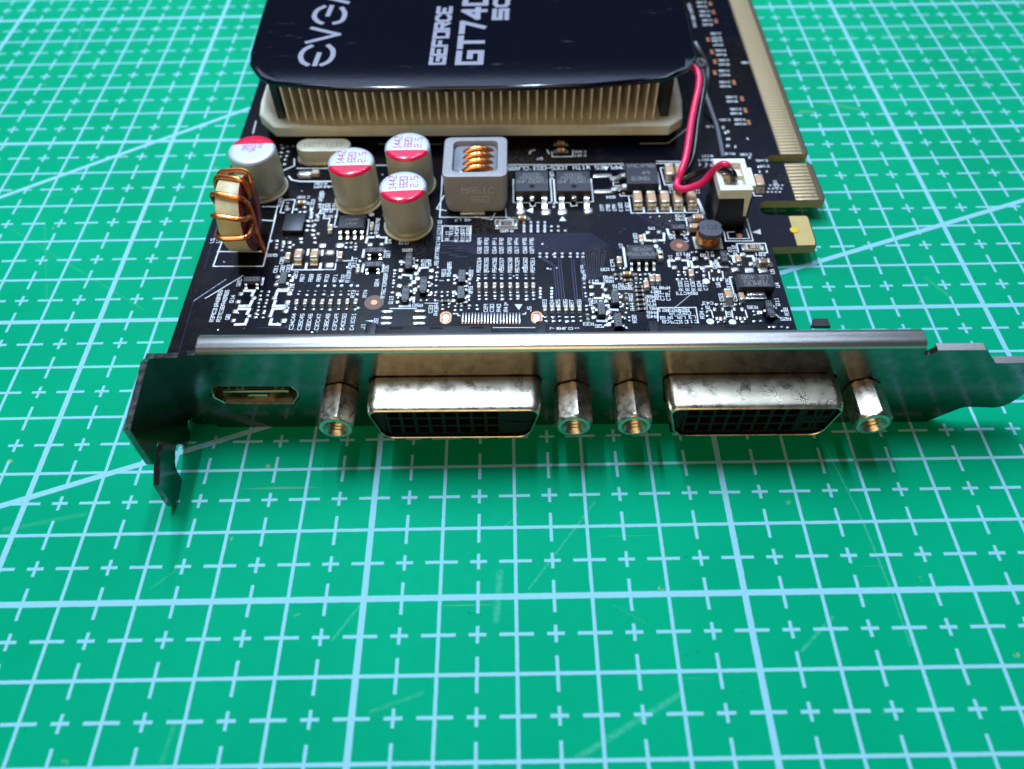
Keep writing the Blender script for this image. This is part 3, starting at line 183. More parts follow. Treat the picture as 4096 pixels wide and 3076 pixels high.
def mat_cutting_mat():
    m, nt, b = new_mat('green_pvc_with_printed_grid')
    t = N(nt, 'ShaderNodeTexCoord'); sp = N(nt, 'ShaderNodeSeparateXYZ'); nt.links.new(t.outputs['Object'], sp.inputs[0])
    O = t.outputs['Object']
    wob = noise(nt, 1.3, 2.0, 0.5, O); w = mathn(nt, 'MULTIPLY', mathn(nt, 'SUBTRACT', wob, 0.5), 0.10)
    X = mathn(nt, 'ADD', sp.outputs[0], w); Y = mathn(nt, 'ADD', sp.outputs[1], w)
    def dist(c, period, off=0.0):      # distance in mm to the nearest printed line
        a = mathn(nt, 'SUBTRACT', c, off); q = mathn(nt, 'DIVIDE', a, period)
        r = mathn(nt, 'ROUND', q); return mathn(nt, 'MULTIPLY', mathn(nt, 'ABSOLUTE', mathn(nt, 'SUBTRACT', q, r)), period)
    dx, dy = dist(X, 10), dist(Y, 10); hx, hy = dist(X, 10, 5), dist(Y, 10, 5); fx, fy = dist(X, 50), dist(Y, 50, -20.0)
    E_ = 0.035
    def less(a, th):
        return ramp(nt, a, th - E_, th + E_, 1.0, 0.0)
    def OR(*a):
        r = a[0]
        for k in a[1:]: r = mathn(nt, 'MAXIMUM', r, k)
        return r
    def AND(a, c): return mathn(nt, 'MULTIPLY', a, c)
    lines = OR(less(dx, 0.225), less(dy, 0.225), less(fx, 0.41), less(fy, 0.41))
    ticks = OR(AND(less(hx, 0.21), less(dy, 2.2)), AND(less(hy, 0.21), less(dx, 2.2)), AND(less(hx, 0.21), less(hy, 1.12)), AND(less(hy, 0.21), less(hx, 1.12)))
    def diag(px_, py_, sl):
        L_ = math.hypot(1, sl)
        a = mathn(nt, 'SUBTRACT', mathn(nt, 'MULTIPLY', mathn(nt, 'SUBTRACT', X, px_), sl), mathn(nt, 'SUBTRACT', Y, py_))
        return less(mathn(nt, 'DIVIDE', mathn(nt, 'ABSOLUTE', a), L_), 0.45)
    mask = OR(lines, ticks, diag(-40, -0.4, 0.3625), diag(-60.05, 75.5, 0.655))
    worn = ramp(nt, noise(nt, 5.0, 5.0, 0.7, O), 0.30, 0.36)
    mask = mathn(nt, 'MULTIPLY', mask, ramp(nt, worn, 0, 1, 0.72, 1.0))
    big = noise(nt, 0.035, 3.0, 0.5, O)
    g = mixc(nt, ramp(nt, big, 0.35, 0.65), (0.0006, 0.295, 0.134), (0.0008, 0.345, 0.160))
    fine = noise(nt, 14.0, 2.0, 0.6, O)
    g = mixc(nt, ramp(nt, fine, 0.35, 0.75, 0.0, 0.25), g, (0.002, 0.37, 0.20))
    # pale scratches and dull smears
    def scratches(rotz, sc, th, seed):
        mp = N(nt, 'ShaderNodeMapping'); mp.inputs['Rotation'].default_value = (0, 0, rotz); mp.inputs['Scale'].default_value = (0.018 * sc, 0.9 * sc, 1); mp.inputs['Location'].default_value = (seed, seed * 1.7, 0)
        nt.links.new(O, mp.inputs[0])
        a = noise(nt, 1.0, 2.0, 0.5, mp.outputs[0]); return ramp(nt, a, th, th + 0.05)
    sc = OR(scratches(0.5, 1.0, 0.735, 3), scratches(-0.75, 1.2, 0.74, 11), scratches(1.35, 0.9, 0.745, 23))
    g = mixc(nt, mathn(nt, 'MULTIPLY', sc, 0.30), g, (0.30, 0.50, 0.26))
    # knife scores and rubbed marks seen on this mat
    def score(x0, y0, x1, y1, w_):
        dx_, dy_ = x1 - x0, y1 - y0; L2 = dx_ * dx_ + dy_ * dy_
        ax, ay = mathn(nt, 'SUBTRACT', X, x0), mathn(nt, 'SUBTRACT', Y, y0)
        t_ = mathn(nt, 'DIVIDE', mathn(nt, 'ADD', mathn(nt, 'MULTIPLY', ax, dx_), mathn(nt, 'MULTIPLY', ay, dy_)), L2)
        n = N(nt, 'ShaderNodeClamp'); nt.links.new(t_, n.inputs[0]); t_ = n.outputs[0]
        ex = mathn(nt, 'SUBTRACT', ax, mathn(nt, 'MULTIPLY', t_, dx_)); ey = mathn(nt, 'SUBTRACT', ay, mathn(nt, 'MULTIPLY', t_, dy_))
        d_ = mathn(nt, 'SQRT', mathn(nt, 'ADD', mathn(nt, 'MULTIPLY', ex, ex), mathn(nt, 'MULTIPLY', ey, ey)))
        return ramp(nt, d_, w_ * .25, w_, 1.0, 0.0)
    rub = ramp(nt, noise(nt, 1.6, 4.0, 0.7, O), 0.36, 0.6, 0.08, 0.5)
    for kind_, cc_ in ((0, (0.10, 0.50, 0.36)), (1, (0.06, 0.40, 0.20)), (2, (0.22, 0.42, 0.22))):
        g = mixc(nt, mathn(nt, 'MULTIPLY', OR(*[score(*q[:5]) for q in MAT_SCORES if q[5] == kind_]), rub), g, cc_)
    vo = N(nt, 'ShaderNodeTexVoronoi'); vo.inputs['Scale'].default_value = 0.21; nt.links.new(O, vo.inputs['Vector'])
    spot = ramp(nt, vo.outputs['Distance'], 0.03, 0.075, 1.0, 0.0)
    g = mixc(nt, mathn(nt, 'MULTIPLY', spot, ramp(nt, noise(nt, 2.2, 3, .6, O), 0.5, 0.6)), g, (0.002, 0.085, 0.055))
    vo2 = N(nt, 'ShaderNodeTexVoronoi'); vo2.inputs['Scale'].default_value = 0.11; nt.links.new(O, vo2.inputs['Vector'])
    spot2 = mathn(nt, 'MULTIPLY', ramp(nt, vo2.outputs['Distance'], 0.03, 0.06, 1.0, 0.0), ramp(nt, noise(nt, 1.5, 3, .6, O), 0.47, 0.57))
    g = mixc(nt, mathn(nt, 'MULTIPLY', spot2, 0.7), g, (0.45, 0.50, 0.22))
    lc = mixc(nt, ramp(nt, noise(nt, 6.0, 3, .6, O), .3, .7), (0.24, 0.52, 0.62), (0.30, 0.58, 0.68))
    nt.links.new(mixc(nt, mask, g, lc), b.inputs['Base Color'])
    rg = ramp(nt, noise(nt, 0.6, 4.0, 0.6, O), 0.3, 0.7, 0.42, 0.54)
    nt.links.new(rg, b.inputs['Roughness']); b.inputs['Specular IOR Level'].default_value = 0.12; b.inputs['Specular Tint'].default_value = (0.06, 0.9, 0.75, 1)
    h = mathn(nt, 'ADD', mathn(nt, 'MULTIPLY', noise(nt, 9.0, 3, .6, O), 0.5), mathn(nt, 'MULTIPLY', sc, -0.5))
    bump(nt, b, h, 0.10, 0.08)
    return m
def mat_board():
    m, nt, b = new_mat('black_solder_mask')
    v = objco(nt)
    big = noise(nt, 0.06, 2.0, 0.5, v)
    c = mixc(nt, ramp(nt, big, 0.4, 0.6), (0.0030, 0.0040, 0.0095), (0.0055, 0.0050, 0.0055))
    # dust: fine pale specks, thicker in drifts
    vo = N(nt, 'ShaderNodeTexVoronoi'); vo.inputs['Scale'].default_value = 3.4; nt.links.new(v, vo.inputs['Vector'])
    sp_ = ramp(nt, vo.outputs['Distance'], 0.10, 0.19, 1.0, 0.0)
    drift = ramp(nt, noise(nt, 0.16, 4.0, 0.65, v), 0.46, 0.68, 0.22, 1.0)
    pick = ramp(nt, noise(nt, 2.6, 1.0, 0.5, v), 0.50, 0.60)
    d1 = mathn(nt, 'MULTIPLY', mathn(nt, 'MULTIPLY', sp_, drift), pick)
    haze = mathn(nt, 'MULTIPLY', ramp(nt, noise(nt, 0.13, 5.0, 0.7, v), 0.55, 0.75, 0.0, 0.10), ramp(nt, noise(nt, 7.0, 3.0, .7, v), .42, .62))
    sp2 = N(nt, 'ShaderNodeSeparateXYZ'); nt.links.new(v, sp2.inputs[0])
    grit = ramp(nt, noise(nt, 3.2, 4.0, .75, v), .47, .60)
    for (px_, py_, r_) in ((15.3, 41.5, 5), (34.9, 33.4, 2.6), (48, 41.5, 4.5), (2.5, 34.5, 4.5), (-7, 38, 4), (56, 30, 5), (38, 22, 6), (20, 60, 9)):
        ex, ey = mathn(nt, 'SUBTRACT', sp2.outputs[0], px_), mathn(nt, 'SUBTRACT', sp2.outputs[1], py_)
        q = mathn(nt, 'SQRT', mathn(nt, 'ADD', mathn(nt, 'MULTIPLY', ex, ex), mathn(nt, 'MULTIPLY', ey, ey)))
        haze = mathn(nt, 'MAXIMUM', haze, mathn(nt, 'MULTIPLY', ramp(nt, q, r_ * .2, r_, .24, 0.0), grit))
    d = mathn(nt, 'MAXIMUM', mathn(nt, 'MULTIPLY', d1, 0.75), haze)
    c = mixc(nt, d, c, (0.26, 0.21, 0.16))
    nt.links.new(c, b.inputs['Base Color'])
    r0 = ramp(nt, noise(nt, 0.5, 4, .6, v), .3, .7, 0.17, 0.26)
    rr = mathn(nt, 'ADD', r0, mathn(nt, 'MULTIPLY', d, 0.4)); nt.links.new(rr, b.inputs['Roughness'])
    b.inputs['Specular IOR Level'].default_value = 0.11
    h = mathn(nt, 'ADD', noise(nt, 5.0, 4, .65, v), mathn(nt, 'MULTIPLY', d1, 1.2))
    bump(nt, b, h, 0.16, 0.06)
    return m
def mat_cap_top():
    m, nt, b = new_mat('silver_can_top_with_red_segment')
    t = N(nt, 'ShaderNodeTexCoord'); sp = N(nt, 'ShaderNodeSeparateXYZ'); nt.links.new(t.outputs['Object'], sp.inputs[0])
    red = ramp(nt, sp.outputs[1], -1.42, -1.36, 1.0, 0.0)
    c = mixc(nt, red, (0.56, 0.59, 0.68), (0.74, 0.012, 0.06))
    nt.links.new(c, b.inputs['Base Color'])
    nt.links.new(ramp(nt, red, 0, 1, 0.45, 0.16), b.inputs['Roughness'])
    nt.links.new(ramp(nt, red, 0, 1, 0.35, 0.0), b.inputs['Metallic'])
    return m
def mat_shroud():
    m, nt, b = new_mat('glossy_black_plastic')
    v = objco(nt)
    b.inputs['Base Color'].default_value = (0.0014, 0.0028, 0.0075, 1)
    mp = N(nt, 'ShaderNodeMapping'); mp.inputs['Scale'].default_value = (0.25, 1.2, 1); mp.inputs['Rotation'].default_value = (0, 0, 1.0); nt.links.new(v, mp.inputs[0])
    s = ramp(nt, noise(nt, 0.6, 5.0, 0.7, mp.outputs[0]), 0.62, 0.72)
    nt.links.new(ramp(nt, s, 0, 1, 0.10, 0.34), b.inputs['Roughness'])
    bump(nt, b, noise(nt, 0.7, 3, .6, v), 0.05, 0.1)
    return m
M_MAT = mat_cutting_mat(); M_PCB = mat_board(); M_CAPTOP = mat_cap_top(); M_SHR = mat_shroud()
M_FR4 = mat('bare_fibreglass_edge', (0.36, 0.28, 0.12), .55, var=.35, vscale=2.0, stretch=(.6, 3, 3))
M_FR4D = mat('dark_fibreglass_edge', (0.12, 0.10, 0.06), .6, var=.4, vscale=2.0)
M_CONT = mat('contact_field', (0.09, 0.06, 0.022), .5)
M_GOLD = mat('gold_plating', (0.72, 0.55, 0.30), .36, metal=.75, var=.18, vscale=1.2, rvar=.08)
M_TABG = mat('plain_gold_tab', (0.62, 0.46, 0.17), .42, metal=.55, var=.12, vscale=.6)
M_YEL = mat('yellow_glue', (0.75, 0.48, 0.01), .3)
M_SILK = mat('white_silkscreen', (0.86, 0.88, 0.90), .6)
M_TRACE = mat('masked_copper_trace', (0.016, 0.015, 0.058), .25, spec=.5)
M_TRACED = mat('masked_copper_trace_dark', (0.012, 0.012, 0.022), .3)
M_SOLD = mat('tinned_solder', (0.74, 0.74, 0.72), .28, metal=.85, var=.4, vscale=1.6, rvar=.14, bmp=.5, bscale=2.2)
M_COP = mat('bare_copper', (0.62, 0.24, 0.10), .4, metal=.6)
M_COPD = mat('masked_copper_ring', (0.15, 0.065, 0.042), .5)
M_TIN = mat('tin_lead', (0.80, 0.78, 0.70), .26, metal=.9, rvar=.1, vscale=1.5, bmp=.15, bscale=3)
M_TAN = mat('tan_ceramic', (0.62, 0.36, 0.20), .5, var=.18, vscale=1.0)
M_TAND = mat('pale_tan_ceramic', (0.56, 0.42, 0.30), .5, var=.2, vscale=1.0)
M_ORG = mat('orange_ceramic', (0.58, 0.26, 0.06), .45, var=.3, vscale=1.0)
M_BRN = mat('brown_ceramic', (0.22, 0.13, 0.065), .5, var=.3, vscale=1.0)
M_TERM = mat('cap_terminal', (0.78, 0.74, 0.60), .30, metal=.75, var=.3, vscale=1.6, bmp=.3, bscale=2.0)
M_EPX = mat('black_epoxy', (0.020, 0.021, 0.030), .40, var=.25, vscale=2.0, bmp=.12, bscale=9.0)
M_EPXG = mat('grey_marking', (0.22, 0.21, 0.20), .6)
M_NI = mat('nickel_plated_steel', (0.26, 0.255, 0.245), .20, metal=1.0, var=.25, vscale=.7, rvar=.05, bmp=.035, bscale=1.5)
def add_specks(m, col, scale, amount):
    nt = m.node_tree; b = nt.nodes['Principled BSDF']; v = objco(nt)
    vo = N(nt, 'ShaderNodeTexVoronoi'); vo.inputs['Scale'].default_value = scale; nt.links.new(v, vo.inputs['Vector'])
    f = mathn(nt, 'MULTIPLY', ramp(nt, vo.outputs['Distance'], .06, .22, 1.0, 0.0), ramp(nt, noise(nt, scale * .45, 3, .6, v), .52, .60))
    f = mathn(nt, 'MULTIPLY', f, amount)
    old = b.inputs['Base Color'].links[0].from_socket
    nt.links.new(mixc(nt, f, old, col), b.inputs['Base Color'])
    inv = mathn(nt, 'SUBTRACT', 1.0, f); nt.links.new(inv, b.inputs['Metallic'])
add_specks(M_NI, (0.03, 0.02, 0.012), .75, .75)
M_NIB = mat('lit_brushed_nickel_edge', (0.82, 0.78, 0.72), .33, metal=1.0, var=.2, vscale=3.0, stretch=(6, .6, .6), bmp=.14, bscale=2.5)  # bracket metal again, its highlights put into a brighter base colour
M_SHELL = mat('worn_nickel_shell', (0.74, 0.66, 0.52), .30, metal=1.0, col2=(0.60, 0.52, 0.40), vscale=.35, rvar=.10, bmp=.10, bscale=2.5)
M_POST = mat('worn_hex_post', (0.66, 0.59, 0.50), .32, metal=1.0, col2=(0.52, 0.45, 0.37), vscale=.8, rvar=.1, bmp=.14, bscale=3.0)
M_THRD = mat('brass_thread', (0.46, 0.38, 0.26), .32, metal=1.0)
M_BLK = mat('black_plastic', (0.008, 0.008, 0.010), .38, bmp=.06, bscale=5)
M_INS = mat('black_socket_plastic', (0.006, 0.007, 0.007), .5, spec=.15)
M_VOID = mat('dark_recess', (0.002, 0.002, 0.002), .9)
M_HS = mat('anodised_heatsink', (0.88, 0.83, 0.66), .42, metal=.3, var=.10, vscale=.5, rvar=.08, bmp=.10, bscale=1.2)
M_FIN = mat('aluminium_fin', (0.86, 0.81, 0.70), .45, metal=.5, var=.2, vscale=.4)
M_CAN = mat('satin_aluminium_can', (0.64, 0.59, 0.44), .42, metal=.4, var=.16, vscale=.35, rvar=.06, stretch=(1, 1, .4))
M_CREAM = mat('cream_cap_base', (0.68, 0.62, 0.42), .5, var=.15, vscale=1.0)
M_FER = mat('grey_inductor_body', (0.34, 0.33, 0.34), .42, var=.12, vscale=1.5, bmp=.2, bscale=4)
M_FERT = mat('inductor_marking', (0.62, 0.60, 0.54), .6)
M_RESIN = mat('inductor_resin', (0.24, 0.26, 0.30), .18, var=.25, vscale=.6, bmp=.2, bscale=1.0)
M_WIND = mat('enamelled_copper', (0.86, 0.34, 0.10), .24, metal=.8, var=.25, vscale=1.0)
M_COIL = mat('deep_enamelled_copper', (0.76, 0.25, 0.075), .22, metal=.8, var=.25, vscale=1.0)
M_CORE = mat('cream_core_paint', (0.72, 0.62, 0.36), .42, var=.15, vscale=.8, bmp=.25, bscale=3)
M_CORER = mat('red_core_paint', (0.20, 0.010, 0.018), .4, var=.3, vscale=.8)
M_DRUM = mat('grey_ferrite', (0.085, 0.085, 0.105), .42, var=.25, vscale=2.5, bmp=.25, bscale=6)
M_DRUMT = mat('ferrite_marking', (0.012, 0.012, 0.015), .6)
M_IVORY = mat('ivory_plastic', (0.80, 0.76, 0.64), .42)
M_REDW = mat('red_wire_sleeve', (0.85, 0.022, 0.12), .32, bmp=.05, bscale=2)
M_BLKW = mat('black_wire_sleeve', (0.006, 0.007, 0.008), .30)
M_GREYW = mat('clear_grey_nylon', (0.13, 0.13, 0.16), .35)
M_LOGO = mat('silver_print', (0.27, 0.26, 0.32), .5)
M_REDP = mat('red_print', (0.50, 0.03, 0.08), .5)
M_ROHS = mat('resistor_black', (0.02, 0.02, 0.022), .35)
M_RWHT = mat('resistor_cream', (0.56, 0.48, 0.36), .5)
M_ROR = mat('resistor_digits', (0.80, 0.62, 0.45), .5)
# ------------------------------------------------------------------ mesh helpers
class MB:
    def __init__(s): s.v = []; s.f = []; s.m = []; s.mats = []
    def mi(s, m):
        if m not in s.mats: s.mats.append(m)
        return s.mats.index(m)
    def add(s, vs, fs, m):
        o = len(s.v); s.v += [tuple(p) for p in vs]; k = s.mi(m)
        for f in fs: s.f.append(tuple(i + o for i in f)); s.m.append(k)
    def quad(s, a, b, c, d, m): s.add([a, b, c, d], [(0, 1, 2, 3)], m)
    def box(s, x0, x1, y0, y1, z0, z1, m):
        v = [(x, y, z) for z in (z0, z1) for y in (y0, y1) for x in (x0, x1)]
        s.add(v, [(0, 2, 3, 1), (4, 5, 7, 6), (0, 1, 5, 4), (2, 6, 7, 3), (0, 4, 6, 2), (1, 3, 7, 5)], m)
    def cbox(s, x0, x1, y0, y1, z0, z1, c, m, mtop=None):
        """box with chamfered upright and top edges"""
        def ring(i, z): return [(x0 + i, y0 + c if i < c else y0 + i + c * .6, z)] if False else None
        def r(e, z):
            k = c
            a, b2, d, e2 = x0 + e, x1 - e, y0 + e, y1 - e
            return [(a + k, d, z), (b2 - k, d, z), (b2, d + k, z), (b2, e2 - k, z), (b2 - k, e2, z), (a + k, e2, z), (a, e2 - k, z), (a, d + k, z)]
        rings = [r(0, z0), r(0, z1 - c), r(c * .35, z1 - c * .35), r(c, z1)]
        s.loft(rings, m, True, True, mtop)
    def loft(s, rings, m, capb=True, capt=True, mtop=None):
        n = len(rings[0]); o = len(s.v)
        for r in rings: s.v += [tuple(p) for p in r]
        k = s.mi(m)
        for j in range(len(rings) - 1):
            for i in range(n):
                a = o + j * n + i; b = o + j * n + (i + 1) % n
                s.f.append((a, b, b + n, a + n)); s.m.append(k)
        if capb: s.f.append(tuple(o + i for i in reversed(range(n)))); s.m.append(k)
        if capt:
            s.f.append(tuple(o + (len(rings) - 1) * n + i for i in range(n))); s.m.append(s.mi(mtop) if mtop else k)
    def prism(s, pts, z0, z1, m, mside=None, ch=0.0):
        a = sum(pts[i][0] * pts[(i + 1) % len(pts)][1] - pts[(i + 1) % len(pts)][0] * pts[i][1] for i in range(len(pts)))
        if a < 0: pts = pts[::-1]
        rings = [[(x, y, z0) for x, y in pts], [(x, y, z1) for x, y in pts]]
        s.loft(rings, mside or m, True, True, m)
    def lathe(s, prof, n, m, cx=0, cy=0, cap0=True, cap1=True, mats=None):
        rings = [[(cx + r * cos(2 * pi * i / n), cy + r * sin(2 * pi * i / n), z) for i in range(n)] for r, z in prof]
        if mats is None: s.loft(rings, m, cap0, cap1); return
        for j in range(len(rings) - 1): s.loft(rings[j:j + 2], mats[j], cap0 and j == 0, cap1 and j == len(rings) - 2)
    def tube(s, pts, r, n, m, closed=False, caps=True):
        P_ = [Vector(p) for p in pts]; rings = []; up = None
        L = len(P_)
        for i, p in enumerate(P_):
            if closed: t = (P_[(i + 1) % L] - P_[i - 1])
            else: t = (P_[min(i + 1, L - 1)] - P_[max(i - 1, 0)])
            t.normalize()
            if up is None: up = t.orthogonal().normalized()
            up = (up - t * up.dot(t)).normalized(); w = t.cross(up)
            rr = r[i] if isinstance(r, (list, tuple)) else r
            rings.append([tuple(p + (up * cos(2 * pi * k / n) + w * sin(2 * pi * k / n)) * rr) for k in range(n)])
        if closed: rings.append(rings[0]); caps = False
        s.loft(rings, m, caps, caps)
    def strip(s, pts, w, z, m, close=False):
        """flat printed line through 2-D points"""
        P_ = [Vector((p[0], p[1])) for p in pts]
        for i in range(len(P_) - 1):
            a, b = P_[i], P_[i + 1]; d = b - a
            if d.length < 1e-6: continue
            d.normalize(); q = Vector((-d.y, d.x)) * w / 2; e = d * w / 2 * .9
            s.k = (getattr(s, 'k', 0) + 1) % 5; zz = z + .003 * s.k
            s.quad((*(a - e + q), zz)[:3], (*(a - e - q), zz)[:3], (*(b + e - q), zz)[:3], (*(b + e + q), zz)[:3], m)
    def mesh(s, name, smooth=35):
        me = bpy.data.meshes.new(name); me.from_pydata(s.v, [], s.f)
        for m in s.mats: me.materials.append(m)
        me.polygons.foreach_set('material_index', s.m); me.update()
        bm = bmesh.new(); bm.from_mesh(me); bmesh.ops.recalc_face_normals(bm, faces=bm.faces); bm.to_mesh(me); bm.free()
        if smooth:
            me.polygons.foreach_set('use_smooth', [True] * len(me.polygons)); me.set_sharp_from_angle(angle=radians(smooth))
        return me
    def flat_mesh(s, name):        # printed sheets: every face looks up, no recalculation needed
        me = bpy.data.meshes.new(name); me.from_pydata(s.v, [], s.f)
        for m in s.mats: me.materials.append(m)
        me.polygons.foreach_set('material_index', s.m); me.update(); return me
def obj(name, me, parent=None, loc=(0, 0, 0), rz=0.0, scale=None, rot=None):
    o = bpy.data.objects.new(name, me.mesh(name) if isinstance(me, MB) else me); COL.objects.link(o)
    o.parent = parent; o.location = loc; o.rotation_euler = rot if rot else (0, 0, rz)
    if scale: o.scale = scale
    return o
def smooth_path(pts, k=6):
    P_ = [Vector(p) for p in pts]; out = []
    for i in range(len(P_) - 1):
        p0, p1, p2, p3 = P_[max(i - 1, 0)], P_[i], P_[i + 1], P_[min(i + 2, len(P_) - 1)]
        for j in range(k):
            t = j / k
            out.append(.5 * ((2 * p1) + (p2 - p0) * t + (2 * p0 - 5 * p1 + 4 * p2 - p3) * t * t + (-p0 + 3 * p1 - 3 * p2 + p3) * t ** 3))
    out.append(P_[-1]); return out
# stroke lettering, 4 wide x 6 high
G = {
'0': '06 00 40 46 06', '1': '25 36 30|20 40', '2': '05 06 46 43 03 00 40', '3': '06 46 40 00|13 43', '4': '30 36 02 42', '5': '46 06 03 43 40 00', '6': '46 06 00 40 43 03', '7': '06 46 20', '8': '00 06 46 40 00|03 43', '9': '40 46 06 03 43',
'A': '00 04 26 44 40|02 42', 'B': '00 06 36 45 44 33 42 41 30 00|03 33', 'C': '45 36 16 05 01 10 30 41', 'D': '00 06 26 44 42 20 00', 'E': '46 06 00 40|03 33', 'F': '46 06 00|03 33', 'G': '46 06 00 40 43 23', 'H': '00 06|40 46|03 43', 'I': '20 26|10 30|16 36', 'J': '46 41 30 10 01', 'K': '00 06|46 03 40', 'L': '06 00 40', 'M': '00 06 23 46 40', 'N': '00 06 40 46', 'O': '06 00 40 46 06', 'P': '00 06 46 43 03', 'Q': '06 00 40 46 06|22 40', 'R': '00 06 46 43 03|23 40', 'S': '46 06 03 43 40 00', 'T': '06 46|26 20', 'U': '06 00 40 46', 'V': '06 20 46', 'W': '06 10 24 30 46', 'X': '00 46|06 40', 'Y': '06 23 46|23 20', 'Z': '06 46 00 40', '-': '03 43', '.': '20 21', '/': '00 46'}
def text_strokes(s):
    out = []; x = 0
    for ch in s:
        if ch in G:
            for st in G[ch].split('|'):
                out.append([(x + int(p[0]), int(p[1])) for p in st.split()])
        x += 5.6
    return out, x - 1.6
def text(mb, s, cx, cy, rot, h, z, m, w=None, wide=.62):
    st, L = text_strokes(s); k = h / 6; kx = k * wide * 1.5; w = w or h * .19
    a = radians(rot); ca, sa = cos(a), sin(a)
    for p in st:
        q = [((x - L / 2) * kx, (y - 3) * k) for x, y in p]
        mb.strip([(cx + x * ca - y * sa, cy + x * sa + y * ca) for x, y in q], w, z, m)
    return mb

# ================================================================== the cutting mat
mb = MB(); mb.prism([(-300, -170), (-300, 400), (-296, 404), (326, 404), (330, 400), (330, -170), (326, -174), (-296, -174)], -3.0, 0.0, M_MAT)
mat_o = obj('cutting_mat', mb)
mat_o['label'] = 'green cutting mat printed with a pale blue grid of lines and small crosses'; mat_o['category'] = 'cutting mat'
# ================================================================== the graphics card
card = bpy.data.objects.new('graphics_card', None); COL.objects.link(card)
card.location = (0, 7.4, 0); card.rotation_euler = (0, 0, radians(-0.65)); card.empty_display_size = 20
card['label'] = 'black graphics card lying face up with its metal bracket towards the viewer'; card['category'] = 'graphics card'
D = DATA
# ---------------------------------------------------------------- circuit board
out = [(-34.5, 1.0), (-34.5, 146), (77.0, 146)]
out += [tuple(p) for p in D['secC'][1::-1]] + [(70.3, 59.8)]
out += [tuple(p) for p in D['notch'][::-1]] + [(69.4, 57.45)] + [tuple(p) for p in D['secB'][3::-1]]
out += [tuple(p) for p in D['slot'][::-1]] + [(65.3, 42.8)] + [tuple(p) for p in D['tabA'][5::-1]]
out += [(65.0, 33.8), (65.25, 14.5), (65.3, 1.0)]
mb = MB(); mb.prism(out, BZ - 1.57, BZ, M_PCB, M_FR4)
board = obj('circuit_board', mb, card)
# gold edge contacts
mb = MB(); cb = D['contB']; cc = D['contC']
mb.prism([(72.0, 57.25), (71.8, 46.5), (76.9, 46.45), (77.15, 47.3), (77.05, 56.7), (76.5, 57.25)], BZ, BZ + .006, M_CONT)
mb.prism([(71.7, 59.9), (71.65, 146), (76.9, 146), (77.0, 60.4), (76.6, 59.85)], BZ, BZ + .006, M_CONT)
obj('contact_field', mb, board)
mb = MB(); mb.cbox(-2.1, 2.1, -.37, .37, 0, .04, .02, M_GOLD); gm = mb.mesh('gold_contact')
for i in range(11): obj('gold_contact', gm, board, (74.0, 46.95 + i * .985, BZ + .006))
for i in range(72): obj('gold_contact', gm, board, (74.0, 60.55 + i * .985, BZ + .006))
mb = MB(); mb.prism([(69.6, 42.15), (69.5, 34.55), (72.6, 34.6), (72.85, 35.9), (72.95, 41.8), (72.6, 42.2)], BZ, BZ + .03, M_TABG)
obj('gold_tab', mb, board)
mb = MB(); mb.lathe([(.85, BZ + .03), (.8, BZ + .12), (.4, BZ + .2)], 14, M_YEL, *D['yellow']); obj('glue_drop', mb, board)
# printed white lettering and line art
mb = MB()
for s_, x, y, r, h in D['text']: text(mb, s_, x, y, r, h * (.74 if h < 1 else .95), BZ + .026, M_SILK, .10 if h < 1 else .13, .72 if h < 1 else .6)
o = obj('silkscreen_lettering', mb.flat_mesh('silkscreen_lettering'), board); o['kind'] = 'stuff'
mb = MB()
for pts, w in D['lines']: mb.strip(pts, w, BZ + .010, M_SILK)
for t in D['tri']: mb.add([(x, y, BZ + .045) for x, y in t], [(0, 1, 2)], M_SILK)
for x, y, r in D['dots']: mb.add([(x + r * cos(k * pi / 8), y + r * sin(k * pi / 8), BZ + .046) for k in range(16)], [tuple(range(16))], M_SILK)
o = obj('silkscreen_outline', mb.flat_mesh('silkscreen_outline'), board); o['kind'] = 'stuff'
# copper tracks under the mask
mb = MB()
def track(pts, w, m=M_TRACE, h=.03):
    for i in range(len(pts) - 1):
        a, b = Vector(pts[i]), Vector(pts[i + 1]); d = (b - a); L_ = d.length
        if L_ < .01: continue
        d.normalize(); n = Vector((-d.y, d.x)); e = d * w * .3
        q = [a - e + n * w / 2, a - e - n * w / 2, b + e - n * w / 2, b + e + n * w / 2]; q2 = [a - e + n * w * .3, a - e - n * w * .3, b + e - n * w * .3, b + e + n * w * .3]
        mb.loft([[(p.x, p.y, BZ) for p in q], [(p.x, p.y, BZ + h) for p in q2]], m, False, True)
for i in range(13):
    f = i / 12
    y = 38.1 - f * 4.75
    x0 = (5.9 + 1.6 * f) if i < 4 else (7.5 + (f - .3) * 7.6)
    xk = 33.6 - f * 2.2
    pts = [(x0, y), (xk, y), (xk + 1.1 + (1 - f) * 1.6, y - .6 - (1 - f) * 1.2)]
    q = (36.9 - .28 * i, 34.5 - .05 * i)
    track([(x0, y), (xk, y)], .16)
    track([(xk, y), (36.9 - f * 4.9, 34.9 - f * 2.0 + .0)], .13)
for a, b in D['bundle']: track([a, b], .16, M_TRACED)
for t in D['tr4']: track(t, .2); track([(x + .42, y) for x, y in t], .2)
for i in range(4): track([(32.4 + i * .45, 27.4), (33.2 + i * .45, 26.6)], .16)
for x in (8.0, 9.4, 10.6): track([(x - .6, 35.4 - (x - 8) * .5), (x + 1.6, 35.4 - (x - 8) * .5)], .14); track([(x - .5, 33.6 - (x - 8) * .4), (x + 1.3, 33.6 - (x - 8) * .4)], .14)
track([(-33.0, 22.8), (-28.8, 27.6)], .35); track([(-33.0, 22.8), (-32.5, 8)], .12); track([(-33.6, 60), (-33.0, 30)], .1)
track([(-22.5, 32.6), (-19.8, 34.2)], .12); track([(-22.0, 24.4), (-17, 24.5)], .08); track([(-21, 16.6), (-13, 16.6)], .12)
